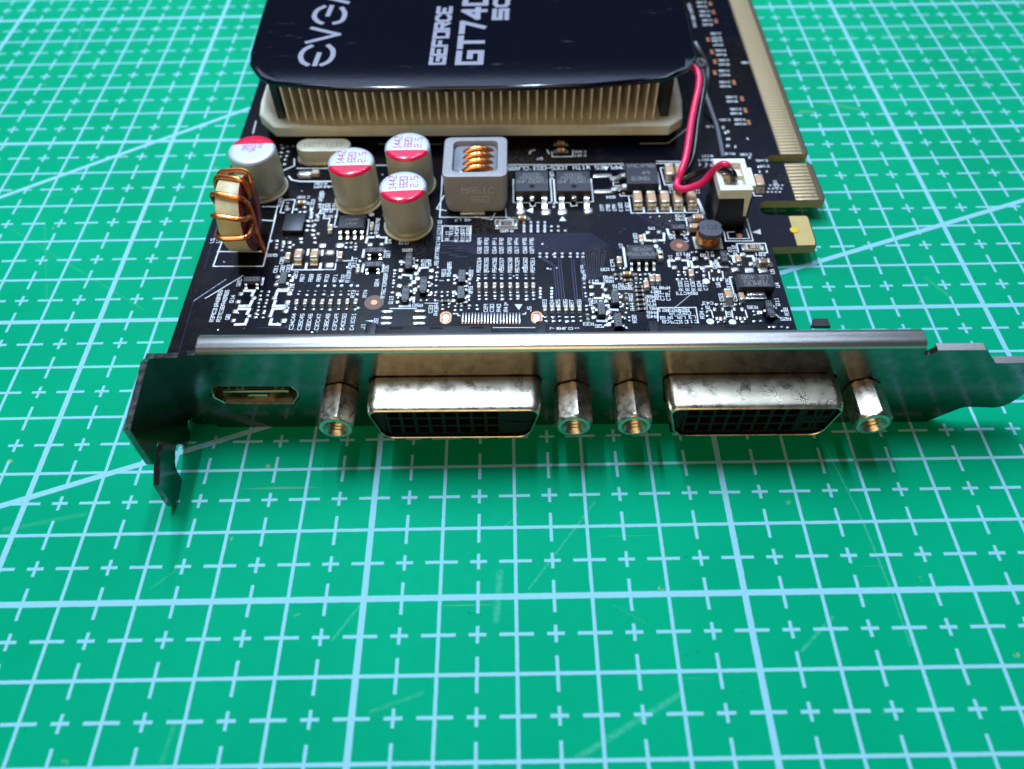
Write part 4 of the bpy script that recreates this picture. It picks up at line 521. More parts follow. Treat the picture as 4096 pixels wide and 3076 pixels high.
track([(-9.5, 27.3), (-8, 27.2), (-6.4, 25.6)], .25); track([(-8.3, 27.9), (-6.6, 26.2)], .2)
track([(42, 43.5), (47, 39.3)], .14); track([(43.2, 44.2), (48, 40.2)], .14)
o = obj('copper_track', mb, board); o['kind'] = 'stuff'
mb = MB(); mb.lathe([(.26, 0), (.24, .05), (.13, .05), (.1, .01)], 10, M_SOLD); vm = mb.mesh('via')
for x, y in D['vias']: obj('via', vm, board, (x, y, BZ))
mb = MB(); rv = random.Random(5)
for k in range(170):
    x, y = rv.uniform(-30, 62), rv.uniform(14, 58)
    if 6 < x < 20 and y > 43: continue
    r_ = rv.uniform(.13, .22); mb.lathe([(r_, BZ), (r_ * .9, BZ + .035), (r_ * .3, BZ + .045)], 8, M_SOLD if rv.random() < .45 else M_TRACED, x, y)
o = obj('small_via', mb, board); o['kind'] = 'stuff'
# fiducial marks
for x, y in D['fid']:
    mb = MB(); mb.lathe([(1.62, BZ), (1.62, BZ + .012)], 32, M_COPD, x, y); f_ = obj('fiducial_ring', mb, board)
    mb = MB(); mb.lathe([(.55, BZ + .012), (.53, BZ + .04)], 20, M_COP, x, y); obj('fiducial_dot', mb, board)
# solder pads
def pad_mesh(dome):
    mb = MB(); r = []
    for e, z in ((1.0, 0), (.97, dome * .45), (.78, dome * .85), (.4, dome)):
        pts = []
        for k in range(12):
            a = 2 * pi * (k + .5) / 12; cx_, sx_ = cos(a), sin(a); q = max(abs(cx_), abs(sx_)); rad = .5 / q * (.93 if q < .8 else 1)
            pts.append((cx_ * rad * e, sx_ * rad * e, z))
        r.append(pts)
    mb.loft(r, M_SOLD); return mb.mesh('solder_pad', 60)
pads = [pad_mesh(.10), pad_mesh(.16), pad_mesh(.07)]
PADN = len(D['pads'])
for i, (x, y, sx, sy) in enumerate(D['pads']):
    k = .88 + .24 * random.random()
    obj('solder_pad', pads[i % 3], board, (x, y, BZ + .004), random.uniform(-.05, .05), (sx * k, sy * k * .95, 1 + .8 * min(sx, sy)))
p0, p1, p2, p3 = D['comb']
mb = MB(); mb.cbox(-.13, .13, -1.05, 1.05, 0, .06, .03, M_SOLD); cmesh = mb.mesh('comb_pad')
mb = MB(); mb.cbox(-.13, .13, -.16, .16, 0, .05, .03, M_COP); ctip = mb.mesh('comb_tip')
for i in range(19):
    f = i / 18; x = p0[0] + (p2[0] - p0[0]) * f; y = (p0[1] + p1[1]) / 2 + (p2[1] - p0[1]) * f
    obj('comb_pad', cmesh, board, (x, y, BZ + .004)); obj('comb_tip', ctip, board, (x, y - 1.2, BZ + .004))
def stadium(rx, ry, n=10): return [(rx * cos(a), (ry - rx if sin(a) >= 0 else rx - ry) + rx * sin(a)) for a in [2 * pi * (k + .5) / (2 * n) for k in range(2 * n)]]
for x, y in D['ovals']:
    mb = MB(); mb.prism([(x + a, y + b) for a, b in stadium(.92, 1.35)], BZ, BZ + .03, M_COP); obj('mounting_ring', mb, board)
    mb = MB(); mb.loft([[(x + a * k, y + b * k, BZ + .03 + h) for a, b in stadium(.66, 1.05)] for k, h in ((1, 0), (.9, .06), (.6, .09))], M_SOLD); obj('mounting_pad', mb, board)
# ---------------------------------------------------------------- small chip parts
def chip_mesh(name, L_, w, h, mbody, mterm, t=.28):
    mb = MB(); mb.cbox(-w / 2 * .96, w / 2 * .96, -L_ / 2 + t * .8, L_ / 2 - t * .8, .04, h * .97, .05, mbody)
    for s in (-1, 1):
        a, b = sorted((s * L_ / 2, s * (L_ / 2 - t))); mb.cbox(-w / 2, w / 2, a, b, .02, h, .06, mterm)
        # solder fillet
        y0, y1 = s * L_ / 2, s * (L_ / 2 + .26)
        mb.loft([[(-w / 2 * .9, y0, .0), (w / 2 * .9, y0, 0), (w / 2 * .9, y0, h * .7), (-w / 2 * .9, y0, h * .7)], [(-w / 2 * 1.05, y1, 0), (w / 2 * 1.05, y1, 0), (w / 2 * .95, y1, .05), (-w / 2 * .95, y1, .05)]], M_SOLD)
    return mb.mesh(name, 40)
c0402 = chip_mesh('ceramic_capacitor', 1.15, .62, .55, M_TAND, M_TERM)
c0603 = chip_mesh('ceramic_capacitor', 1.6, .85, .8, M_TAN, M_TERM, .35)
r0402 = chip_mesh('chip_resistor', 1.3, .55, .34, M_ROHS, M_RWHT, .3)
for x, y in D['cap0402']: obj('ceramic_capacitor', c0402, card, (x, y, BZ), random.uniform(-.05, .05))
for x, y in D['cap0603']: obj('ceramic_capacitor', c0603, card, (x, y, BZ), random.uniform(-.04, .04))
for x, y in D['resH']: obj('chip_resistor', r0402, card, (x, y, BZ), pi / 2 + random.uniform(-.05, .05))
for x, y in D['resV']: obj('chip_resistor', r0402, card, (x, y, BZ), random.uniform(-.05, .05))
def big_cap(x, y, rz, L_, w, h, mb_, label=None):
    t = .5; m1 = MB(); m1.cbox(-w / 2 * .97, w / 2 * .97, -L_ / 2 + t * .9, L_ / 2 - t * .9, .05, h * .985, .09, mb_)
    o = obj('ceramic_capacitor', m1, card, (x, y, BZ), rz)
    for s in (-1, 1):
        m2 = MB(); a, b = sorted((s * L_ / 2, s * (L_ / 2 - t))); m2.cbox(-w / 2, w / 2, a, b, .02, h, .11, M_TERM)
        obj('end_cap', m2, o)
        m3 = MB(); y0, y1 = s * L_ / 2, s * (L_ / 2 + .75); r = []
        for f, hh in ((0, .62), (.35, .36), (.7, .26), (1, .03)):
            yy = y0 + (y1 - y0) * f; k = w / 2 * (1.0 + .05 * f); r.append([(-k, yy, 0), (k, yy, 0), (k * .92, yy, h * hh), (-k * .92, yy, h * hh)])
        m3.loft(r, M_SOLD); obj('solder_fillet', m3, o)
    if label: o['label'] = label
    return o
for x, y in D['cap1206']: big_cap(x, y + .4, random.uniform(-.03, .03), 3.1, 1.55, 1.55, M_TAN)
for x, y in D['cap0805']: big_cap(x, y + .3, random.uniform(-.03, .03), 2.1, 1.3, 1.25, M_TAN)
for x, y, c in D['capH']: big_cap(x, y, pi / 2, 2.0 if c != 'orange' else 1.5, 1.2 if c != 'orange' else .8, 1.15 if c != 'orange' else .7, {'orange': M_ORG, 'brown': M_BRN, 'tan': M_TAN}[c])
for x, y in D['cpads']:
    for s in (-.45, .45):
        mb = MB(); mb.cbox(x - .35, x + .35, y + s - .3, y + s + .3, BZ, BZ + .05, .03, M_COP); obj('copper_pad', mb, board)
for i, (x, y) in enumerate(D['resbig']):
    m1 = MB(); m1.cbox(-1.35, 1.35, -.75, .75, .05, .5, .06, M_RWHT); o = obj('chip_resistor', m1, card, (x, y, BZ))
    o['label'] = 'large cream chip resistor marked with digits'
    m2 = MB(); m2.cbox(-.95, .95, -.6, .45, .5, .58, .03, M_ROHS); obj('resistive_face', m2, o)
    m3 = MB(); text(m3, '181', 0, -.05, 0, .62, .592, M_ROR if i else M_EPXG); obj('digit_marking', m3.flat_mesh('digit_marking'), o)
    for s in (-1, 1):
        m4 = MB(); a, b = sorted((s * 1.3, s * 2.0)); m4.cbox(a, b, -.68, .68, .0, .34, .12, M_SOLD); obj('end_cap', m4, o)
# three-legged transistors
def sot_lead(): 
    mb = MB(); mb.loft([[(-.2, .0, .45), (.2, .0, .45), (.2, .0, .62), (-.2, .0, .62)], [(-.2, -.28, .42), (.2, -.28, .42), (.2, -.3, .58), (-.2, -.3, .58)], [(-.2, -.38, .04), (.2, -.38, .04), (.2, -.52, .16), (-.2, -.52, .16)], [(-.24, -.8, .02), (.24, -.8, .02), (.22, -.8, .12), (-.22, -.8, .12)]], M_TIN); return mb.mesh('lead')
SL = sot_lead()
mb = MB(); r = []
for e, z in ((.1, .08), (0, .55), (.1, 1.02)): r.append([(-1.45 + e, -.68 + e, z), (1.45 - e, -.68 + e, z), (1.45 - e, .68 - e, z), (-1.45 + e, .68 - e, z)])
mb.loft(r, M_EPX); SB = mb.mesh('small_transistor', 20)
def sot(x, y, rz, mk):
    o = obj('small_transistor', SB, card, (x, y, BZ), rz)
    for lx, s in ((-.95, 1), (.95, 1), (0, -1)): obj('lead', SL, o, (lx, -.66 * s, 0), 0 if s > 0 else pi)
    m3 = MB(); text(m3, mk, 0, 0, 0, .72, 1.026, M_EPXG, .085, .60); obj('part_marking', m3.flat_mesh('part_marking'), o)
    return o
for x, y, mk in D['sotH']: sot(x, y, 0, mk)
for x, y, mk in D['sotV']: sot(x, y, pi / 2, mk)
# chips
def centre(q): return sum(p[0] for p in q) / 4, sum(p[1] for p in q) / 4
def size(q): return (abs(q[1][0] - q[0][0]) + abs(q[2][0] - q[3][0])) / 2, (abs(q[0][1] - q[3][1]) + abs(q[1][1] - q[2][1])) / 2
def ic_body(name, q, h, lab, marks=(), e=.2, m=None):
    (x, y), (sx, sy) = centre(q), size(q); mb = MB(); r = []
    for k, z in ((e * .5, .1), (-e * .3, h * .5), (0, h * .97), (.06, h)):
        a, b = sx / 2 - k, sy / 2 - k; r.append([(-a, -b, z), (a, -b, z), (a, b, z), (-a, b, z)])
    mb.loft(r, m or M_EPX); o = obj(name, mb, card, (x, y, BZ)); o['label'] = lab
    for s_, mx, my, rot, hh in marks:
        m3 = MB(); text(m3, s_, mx, my, rot, hh, h + .006, M_EPXG, hh * .13); obj('part_marking', m3.flat_mesh('part_marking'), o)
    return o, sx, sy
def gull(w, reach, z0):
    mb = MB(); h = w / 2; r = []
    for yy, z, t in ((.15, z0, .2), (-.28, z0, .2), (-.52, z0 - .12, .2), (-.62, .3, .18), (-.78, .12, .14), (-reach, .08, .1)):
        r.append([(-h, yy, z - t / 2), (h, yy, z - t / 2), (h, yy - .06, z + t / 2), (-h, yy - .06, z + t / 2)])
    mb.loft(r, M_TIN); return mb.mesh('lead')
LG = gull(.45, 1.35, .75)
for q, lab, mk in ((D['soic1'], 'black eight-leg chip below the left silver capacitors', [('ANPEC', 0, .5, 180, .6), ('APW7', 0, -.5, 180, .6)]), (D['soic2'], 'black eight-leg chip printed APW8725A beside the copper dot', [('A093B', .1, .65, 180, .75), ('APW8725A', -.1, -.55, 180, .75)])):
    o, sx, sy = ic_body('chip', q, 1.5, lab, mk)
    for i in range(4):
        obj('lead', LG, o, (-1.9 + i * 1.27, -sy / 2, 0)); obj('lead', LG, o, (-1.9 + i * 1.27, sy / 2, 0), pi)
o, sx, sy = ic_body('chip', D['qfn'], .9, 'flat square leadless chip beside the toroid coil')
o, sx, sy = ic_body('voltage_regulator', D['reg'], 1.7, 'black voltage regulator with a wide metal tab near the gold tab', [('LG 4Q8', .0, .75, 180, .85), ('78M05', .1, -.6, 180, 1.0)])
mb = MB(); mb.cbox(-1.55, 1.55, -2.4, -1.4, .0, .62, .2, M_TIN); mb.cbox(-1.75, 1.75, -2.75, -1.9, .0, .2, .08, M_SOLD); obj('metal_tab', mb, o)
def dpak(q, lab, rz, marks, hgt=2.3):
    o, sx, sy = ic_body('power_transistor', q, hgt, lab, marks, .12)
    if rz:
        o.rotation_euler = (0, 0, rz)
    ll = MB(); r = []
    for yy, z, t in ((.2, 1.0, .5), (-.5, 1.0, .5), (-.85, .9, .5), (-1.35, .45, .45), (-2.0, .3, .4), (-2.7, .25, .4)):
        r.append([(-.46, yy, z - t / 2), (.46, yy, z - t / 2), (.46, yy - .04, z + t / 2), (-.46, yy - .04, z + t / 2)])
    ll.loft(r, M_TIN); lm = ll.mesh('lead')
    return o, sx, sy, lm
for q, lab, mk in ((D['dpak1'], 'left of the two upright black power transistors', 'P0903BD'), (D['dpak2'], 'right of the two upright black power transistors', 'P0903BD')):
    o, sx, sy, lm = dpak(q, lab, 0, [('NIKOS', 0, 1.8, 0, .75), (mk, 0, .8, 0, .75), ('GNF100W01', 0, -.2, 0, .75)])
    for lx in (-2.25, 2.25): obj('lead', lm, o, (lx, -sy / 2, 0))
    mb = MB(); mb.cbox(-.46, .46, -.85, .1, .65, 1.35, .12, M_TIN); obj('cut_lead', mb, o, (0, -sy / 2, 0))
    mb = MB(); mb.lathe([(.5, hg) for hg in (2.3, 2.306)], 18, M_VOID, 0, -1.5); obj('mould_dimple', mb, o)
o, sx, sy, lm = dpak(D['dpak3'], 'black power transistor lying sideways with its legs to the left', 0, [('VNC49', -.6, 2.2, 0, .95), ('49', .7, .1, 0, .9), ('63NG', -.4, -1.5, 0, .95)], 2.3)
for ly in (.9, -2.2): obj('lead', lm, o, (-sx / 2, ly, 0), -pi / 2)
mb = MB(); mb.lathe([(.62, 2.306), (.62, 2.308)], 24, M_EPXG, 2.05, 2.2); mb.lathe([(.52, 2.309), (.52, 2.3095)], 24, M_EPX, 2.05, 2.2); text(mb, 'ON', 2.05, 2.2, 0, .5, 2.312, M_EPXG); obj('part_marking', mb.flat_mesh('part_marking'), o)
mb = MB(); mb.cbox(sx / 2, sx / 2 + .7, -sy / 2 + .3, sy / 2 - .3, 0, .6, .1, M_SOLD); obj('metal_tab', mb, o)
# ---------------------------------------------------------------- electrolytic capacitors
def e_cap(x, y, h, lab, marks, rz=0.0, R_=4.1, lean=(0, 0)):
    base = MB(); base.lathe([(R_ + .25, .0), (R_ + .3, .25), (R_ + .05, .5)], 40, M_CREAM)
    can = MB(); can.lathe([(R_ - .12, .35), (R_ + .05, .5), (R_ + .02, .95), (R_ - .28, 1.22), (R_ - .3, 1.35), (R_ - .02, 1.65), (R_, 2.0), (R_, h - .75), (R_ - .03, h - .55)], 56, M_CAN, cap1=False)
    o = obj('electrolytic_capacitor', can, card, (x, y, BZ), 0, rot=(lean[0], lean[1], 0)); o['label'] = lab
    obj('base_disc', base, o)
    top = MB(); n = 56; prof = [(R_ - .03, h - .55), (R_ - .10, h - .30), (R_ - .32, h - .10), (R_ - .62, h - .02), (R_ - 1.2, h), (.02, h + .02)]
    top.lathe(prof, n, M_CAPTOP); t_ = obj('printed_top', top, o, (0, 0, 0), rz)
    tx = MB()
    for s_, mx, my, rot, hh in marks: text(tx, s_, mx, my, rot, hh, h + .03, M_REDP, hh * .12, .58)
    obj('top_lettering', tx.flat_mesh('top_lettering'), t_)
    return o
m820 = [('144Z', -1.75, .8, 90, 1.25), ('820', .15, .85, 90, 1.25), ('2.5', 1.95, .75, 90, 1.2)]
e_cap(*D['capA'], 8.9, 'silver can capacitor with red segment nearest the bracket', m820, .06)
e_cap(*D['capB'], 8.9, 'silver can capacitor with red segment between the chip and the long grey slot', m820, .02)
e_cap(*D['capC'], 8.9, 'silver can capacitor with red segment nearest the heatsink', m820, .0)
m560 = [('DW', 1.2, -.2, 180, .9)]
e_cap(D['capD'][0], D['capD'][1], 8.8, 'silver can capacitor behind the toroid coil with its red segment turned to the heatsink', [('D8', 1.1, -.4, 270, .95), ('560', -.2, -.1, 270, .95), ('4V', -1.5, -.7, 270, .95)], pi + .05, 4.25)
# ---------------------------------------------------------------- moulded power inductor
x0, x1, y0, y1, h = 7.75, 19.15, 44.0, 55.4, 8.05
def rrect(x0, x1, y0, y1, r, z, n=5):
    p = []
    for cx, cy, a0 in ((x1 - r, y0 + r, -90), (x1 - r, y1 - r, 0), (x0 + r, y1 - r, 90), (x0 + r, y0 + r, 180)):
        for k in range(n + 1): a = radians(a0 + 90 * k / n); p.append((cx + r * cos(a), cy + r * sin(a), z))
    return p
mb = MB(); ins = 1.65
mb.loft([rrect(x0 + .45, x1 - .35, y0 + .15, y1, 1.3, BZ + .25), rrect(x0 + .1, x1 - .05, y0, y1, 1.25, BZ + 2), rrect(x0, x1, y0, y1, 1.2, BZ + h - .25), rrect(x0 + .08, x1 - .08, y0 + .08, y1 - .08, 1.2, BZ + h - .06), rrect(x0 + .3, x1 - .3, y0 + .3, y1 - .3, 1.1, BZ + h),
         rrect(x0 + ins, x1 - ins, y0 + ins * .75, y1 - ins * .75, 1.1, BZ + h), rrect(x0 + ins + .1, x1 - ins - .1, y0 + ins * .75 + .1, y1 - ins * .75 - .1, 1.1, BZ + h - .9)], M_FER, True, False)
ind = obj('power_inductor', mb, card); ind['label'] = 'square grey inductor with copper turns showing in its open top'
mb = MB(); r = []
for k, zz in ((0, -1.15), (.5, -.75), (1.2, -.6), (2.4, -.5)): r.append(rrect(x0 + ins + .02 + k, x1 - ins - .02 - k, y0 + ins * .75 + k * .8, y1 - ins * .75 - k * .8, 1.0, BZ + h + zz))
mb.loft(r, M_RESIN); obj('resin_fill', mb, ind)
for i in range(4):
    mb = MB(); yy = 46.7 + i * 1.75; pts = []
    for k in range(15):
        a = radians(28 + 124 * k / 14); pts.append((13.9 + 3.0 * cos(a) * 1.0, yy + .25 * (k - 7) / 7 * -1, BZ + h - 2.25 + 2.25 * sin(a)))
    mb.tube(pts, .52, 10, M_COIL); obj('copper_turn', mb, ind)
mb = MB(); text(mb, 'MAGIC', 0, .75, 0, 1.25, .0, M_FERT, .12, .68); text(mb, 'R60', .35, -1.25, 0, 1.25, .0, M_FERT, .12, .62)
obj('side_marking', mb.flat_mesh('side_marking'), ind, (13.9, y0 - .012, BZ + 4.3), rot=(pi / 2, 0, 0))
mb = MB(); mb.cbox(10.5, 15, y0 - .7, y0 + .5, BZ + .02, BZ + .35, .1, M_TERM); obj('solder_leg', mb, ind)
# ---------------------------------------------------------------- toroid coil
TX, TY, TZ, R1, R0, HW = -26.4, 36.7, 10.55, 6.3, 3.2, 2.08
def ringp(rr, a, xo): return (xo, -rr * sin(a), rr * cos(a))
mb = MB(); n = 64
prof = [(R0 + .25, -HW, M_CORER), (R1 - .4, -HW, M_CORE), (R1, -HW + .35, M_CORE), (R1, HW - .25, M_CORER), (R1 - .3, HW, M_CORER), (R0 + .25, HW, M_CORER), (R0, HW - .25, M_CORER), (R0, -HW + .25, M_CORER)]
for j in range(len(prof)):
    ra, xa, m_ = prof[j]; rb, xb, _ = prof[(j + 1) % len(prof)]
    for k in range(n):
        a0, a1 = 2 * pi * k / n, 2 * pi * (k + 1) / n
        mb.quad(ringp(ra, a0, xa), ringp(ra, a1, xa), ringp(rb, a1, xb), ringp(rb, a0, xb), m_)
me = mb.mesh('toroid_coil'); bm = bmesh.new(); bm.from_mesh(me); bmesh.ops.remove_doubles(bm, verts=bm.verts, dist=1e-4); bmesh.ops.recalc_face_normals(bm, faces=bm.faces); bm.to_mesh(me); bm.free()
tor = obj('toroid_coil', me, card, (TX, TY, TZ), radians(3)); tor['label'] = 'upright cream and red ring core wound with thick copper wire'
wr = .44
for ai, (adeg, lean_) in enumerate(((-34, .0), (-10, .35), (24, .25), (55, .2), (86, .0))):
    a = radians(adeg); pts = []; mb = MB()
    hw, ro, ri = HW + wr + .12, R1 + wr + (.05 if ai else .35), R0 - wr
    cyc = [(-hw, ro, .9), (hw, ro, .9), (hw, ri, .9), (-hw, ri, .9)]
    N_ = 40
    for k in range(N_):
        t = 2 * pi * k / N_; ca, sa = cos(t), sin(t); p_ = 4.0
        den = (abs(ca) ** p_ + abs(sa) ** p_) ** (1 / p_)
        xo = hw * ca / den; rr = (ro + ri) / 2 + (ro - ri) / 2 * sa / den
        aa = a + lean_ * xo / hw * .35
        pts.append(ringp(rr, aa, xo))
    mb.tube(pts, wr, 10, M_COIL, closed=True); obj('copper_turn', mb, tor)
mb = MB(); mb.tube(smooth_path([(2.5, -1.2, 3.4), (2.7, -1.9, 1.0), (2.8, -2.6, -2.0), (2.9, -2.6, -6.5)]), wr, 10, M_COIL); obj('coil_lead', mb, tor)
# ---------------------------------------------------------------- drum inductor
dx_, dy_ = D['drum']
mb = MB(); q = D['drumpads']; mb.prism([(x - dx_, y - dy_) for x, y in q], 0, .14, M_TERM)
drum = obj('drum_inductor', mb, card, (dx_, dy_, BZ)); drum['label'] = 'small round inductor with grey cap marked 101 and copper winding'
mb = MB(); mb.lathe([(2.0, .14), (2.1, .3), (2.1, .7), (1.8, .8)], 36, M_DRUM); obj('ferrite_foot', mb, drum)
mb = MB(); prof = [(1.7, .7)]
for i in range(7): z = .82 + i * .235; prof += [(1.98, z), (2.09, z + .06), (2.09, z + .15), (1.98, z + .21)]
mb.lathe(prof + [(1.7, 2.55)], 40, M_WIND); obj('copper_winding', mb, drum)
mb = MB(); n = 48; pts = []
for k in range(n):
    a = 2 * pi * k / n; r_ = 2.22
    if abs(sin(a)) > .93: r_ = 2.08
    if abs(cos(a)) > .985: r_ = 1.86
    pts.append((r_ * cos(a), r_ * sin(a)))
mb.loft([[(x * .95, y * .95, 2.48) for x, y in pts], [(x, y, 2.6) for x, y in pts], [(x, y, 3.22) for x, y in pts], [(x * .96, y * .96, 3.36) for x, y in pts]], M_DRUM); obj('ferrite_cap', mb, drum)
mb = MB(); text(mb, '101', 0, .1, 180, .95, 3.37, M_DRUMT, .13, .85); obj('part_marking', mb.flat_mesh('part_marking'), drum)
# ---------------------------------------------------------------- crystal and the shiny clip beside it
(xa, ya), (xb, yb) = D['crystal']
def stad(xa, xb, yc, ry, z, n=10):
    p = []
    for k in range(n + 1): a = radians(-90 + 180 * k / n); p.append((xb - ry + ry * cos(a), yc + ry * sin(a), z))
    for k in range(n + 1): a = radians(90 + 180 * k / n); p.append((xa + ry + ry * cos(a), yc + ry * sin(a), z))
    return p
mb = MB(); yc = (ya + yb) / 2
mb.loft([stad(xa - .35, xb + .35, yc, 2.35, BZ), stad(xa - .35, xb + .35, yc, 2.35, BZ + .35)], M_TIN); cr = obj('crystal_oscillator', mb, card); cr['label'] = 'oval metal can of the quartz crystal in front of the heatsink'
mb = MB(); mb.loft([stad(xa, xb, yc, 2.0, BZ + .35), stad(xa, xb, yc, 2.0, BZ + 2.9), stad(xa + .1, xb - .1, yc, 1.9, BZ + 3.15), stad(xa + .4, xb - .4, yc, 1.6, BZ + 3.2)], M_CAN); obj('metal_can', mb, cr)
mb = MB(); text(mb, 'H27.000', (xa + xb) / 2, yc, 0, 1.2, BZ + 3.21, M_EPXG, .12); obj('can_marking', mb.flat_mesh('can_marking'), cr)
(xa, ya), (xb, yb) = D['lying']
mb = MB(); mb.cbox(xa - .1, xb, ya - .9, ya + .6, BZ, BZ + .9, .35, M_SOLD); mb.cbox(xb - .2, xb + 1.2, ya - .4, ya + .8, BZ, BZ + .9, .15, M_TAND); o = obj('fuse', mb, card); o['label'] = 'shiny soldered block in front of the crystal'
# ---------------------------------------------------------------- fan socket, plug and wires
mb = MB(); mb.cbox(55.6, 61.2, 39.4, 47.6, BZ, BZ + 6.45, .12, M_BLK)
soc = obj('fan_socket', mb, card); soc['label'] = 'black upright socket holding the ivory fan plug'
mb = MB(); z0, z1 = BZ + 6.45, BZ + 8.35
mb.box(55.3, 60.9, 39.3, 40.7, z0, z1, M_IVORY); mb.box(55.3, 60.9, 46.6, 47.9, z0, z1, M_IVORY); mb.box(55.3, 56.3, 40.7, 46.6, z0, z1 - .02, M_IVORY); mb.box(59.9, 60.9, 40.7, 46.6, z0, z1 - .02, M_IVORY); mb.box(56.3, 59.9, 43.5, 44.1, z0, z1 - .35, M_IVORY); mb.box(56.3, 59.9, 40.7, 46.6, z0, z1 - 1.1, M_IVORY)
mb.box(60.9, 61.8, 41.0, 46.0, z0, z1 - .5, M_IVORY); mb.loft([[(59.75, 39.36, z0), (60.9, 39.36, z0), (60.9, 39.7, z0), (59.75, 39.7, z0)], [(60.35, 39.2, BZ + 2.6), (60.85, 39.2, BZ + 2.6), (60.85, 39.5, BZ + 2.6), (60.35, 39.5, BZ + 2.6)]], M_IVORY)
me = mb.mesh('fan_plug', 30); pl = obj('fan_plug', me, card); pl['label'] = 'ivory two-way fan plug with red and black wires'
bv = pl.modifiers.new('rounded_edges', 'BEVEL'); bv.width = .12; bv.segments = 2; bv.limit_method = 'ANGLE'
mb = MB(); mb.tube(smooth_path([(x, y - (.35 if 9 <= i <= 13 else 0), z) for i, (x, y, z) in enumerate(D['red'])], 8), .64, 12, M_REDW); o = obj('red_fan_wire', mb, card); o['label'] = 'red fan wire running from under the shroud to the plug'
mb = MB(); mb.tube(smooth_path([(x + (.45 if i < 8 else 0), y + (.55 if 8 <= i <= 12 else 0), z + (.5 if 8 <= i else 0)) for i, (x, y, z) in enumerate(D['black'])], 8), .60, 12, M_BLKW); o = obj('black_fan_wire', mb, card); o['label'] = 'black fan wire looped beside the red one'
mb = MB(); mb.tube(smooth_path(D['thread'], 6), .42, 8, M_GREYW); mb.tube(smooth_path(D['thread2'], 6), .38, 8, M_GREYW); mb.tube(smooth_path(D['tie'] + D['tie'][:1], 6), .5, 8, M_GREYW); o = obj('cable_tie', mb, card); o['label'] = 'grey nylon tie at the shroud corner'
mb = MB(); mb.loft([[(53.4, 46.3, BZ + .3), (54.0, 46.3, BZ + .3), (54.0, 46.5, BZ + .6), (53.4, 46.5, BZ + .6)], [(54.2, 42.2, BZ + .1), (54.7, 42.2, BZ + .1), (54.7, 42.4, BZ + .5), (54.2, 42.4, BZ + .5)]], M_TIN); o = obj('pin_stub', mb, card)
mb = MB(); mb.lathe([(.55, BZ), (.5, BZ + .12), (.25, BZ + .16)], 16, M_COP, 59.9, 37.2); obj('through_hole_joint', mb, board)
# ---------------------------------------------------------------- heatsink
hz0, hz1 = BZ + 2.5, BZ + 4.7
pl_ = [(-25.9, 64.0), (50.2, 63.15), (52.9, 65.6), (53.6, 71.5), (53.6, 132), (-30.1, 132), (-30.1, 72.5), (-29.6, 68.3)]
def inset(pts, d):
    cx = sum(p[0] for p in pts) / len(pts); cy = sum(p[1] for p in pts) / len(pts)
    return [(p[0] - math.copysign(min(d, abs(p[0] - cx)), p[0] - cx), p[1] - math.copysign(min(d, abs(p[1] - cy)), p[1] - cy)) for p in pts]
mb = MB(); mb.loft([[(x, y, hz0) for x, y in pl_], [(x, y, hz1 - .25) for x, y in pl_], [(x, y, hz1) for x, y in inset(pl_, .22)]], M_HS)
hs = obj('heatsink', mb, card); hs['label'] = 'pale metal heatsink with a row of upright fins under the black shroud'
mb = MB(); mb.cbox(-.20, .20, 0, 60, 0, 7.5, .06, M_FIN); fm = mb.mesh('fin')
NF = 42
for i in range(NF):
    f = i / (NF - 1); o = obj('fin', fm, hs, (-23.4 + f * 70.6, 66.2 - .7 * f, hz1 - .02)); 
    o.rotation_euler = (0, random.uniform(-.012, .012), 0)
mb = MB(); mb.box(-10, 35, 75, 110, BZ, hz0, M_BLK); obj('chip_package', mb, card)
# ---------------------------------------------------------------- shroud
fr = [tuple(p) for p in D['shroud']]
outer = fr[:-1] + [(57.2, 140), (-33.0, 140), (-30.6, 76)]
def shr(side, front, z):
    r = []
    for (x, y) in outer:
        sx_ = side if x < -29 or x > 53.5 else (side * .35 if x < -24 or x > 48 else 0)
        r.append((x + (sx_ if x < 0 else -sx_ * .5), y + (front if y < 75 else 0), z))
    return r
mb = MB(); zt = BZ + 13.3
mb.loft([shr(.5, .5, zt - 1.0), shr(.12, .12, zt - .98), shr(0, 0, zt - .85), shr(.0, .0, zt - .42), shr(.3, .1, zt - .14), shr(1.2, .25, zt - .03), shr(4.0, .6, zt)], M_SHR)
shroud = obj('fan_shroud', mb, card); shroud['label'] = 'glossy black fan shroud with silver lettering'
for p in ([(-25.6, 66.6), (-24.2, 66.4), (-24.2, 71), (-25.6, 71)], [(48.6, 65.8), (50.2, 65.9), (50.2, 71), (48.6, 71)]):
    mb = MB(); mb.prism(p, hz1, zt - .95, M_BLK); obj('support_leg', mb, shroud)
mb = MB()
for p in D['logo']: mb.strip(smooth_path([(x, y, 0) for x, y in p], 4) if len(p) > 3 else p, .95, zt + .02, M_LOGO)
obj('logo_lettering', mb.flat_mesh('logo_lettering'), shroud)
def blocky(key, s_, lw):
    (xa, ya), (xb, yb), (xc, yc_) = D[key]; hgt = abs(xa - xc); w = lw
    cxm = (xa + xc) / 2; sh = (xb - xa) / (yb - ya)
    st, L_ = text_strokes(s_); mb = MB(); k = (hgt - w) / 6; ky = (yb - ya - w) / L_
    for p in st: mb.strip([(xa - w / 2 + sh * x * ky - y * k, ya + w / 2 + x * ky) for x, y in p], w, zt + .02, M_LOGO)
    obj('model_lettering', mb.flat_mesh('model_lettering'), shroud)
blocky('geforce', 'GEFORCE', .78)
D['gt740'][1] = (D['gt740'][0][0] + .7, D['gt740'][0][1] + 27.0); blocky('gt740', 'GT740', 1.15)
D['sc'][1] = (D['sc'][0][0] + .3, D['sc'][0][1] + 9.6); blocky('sc', 'SC', .95)
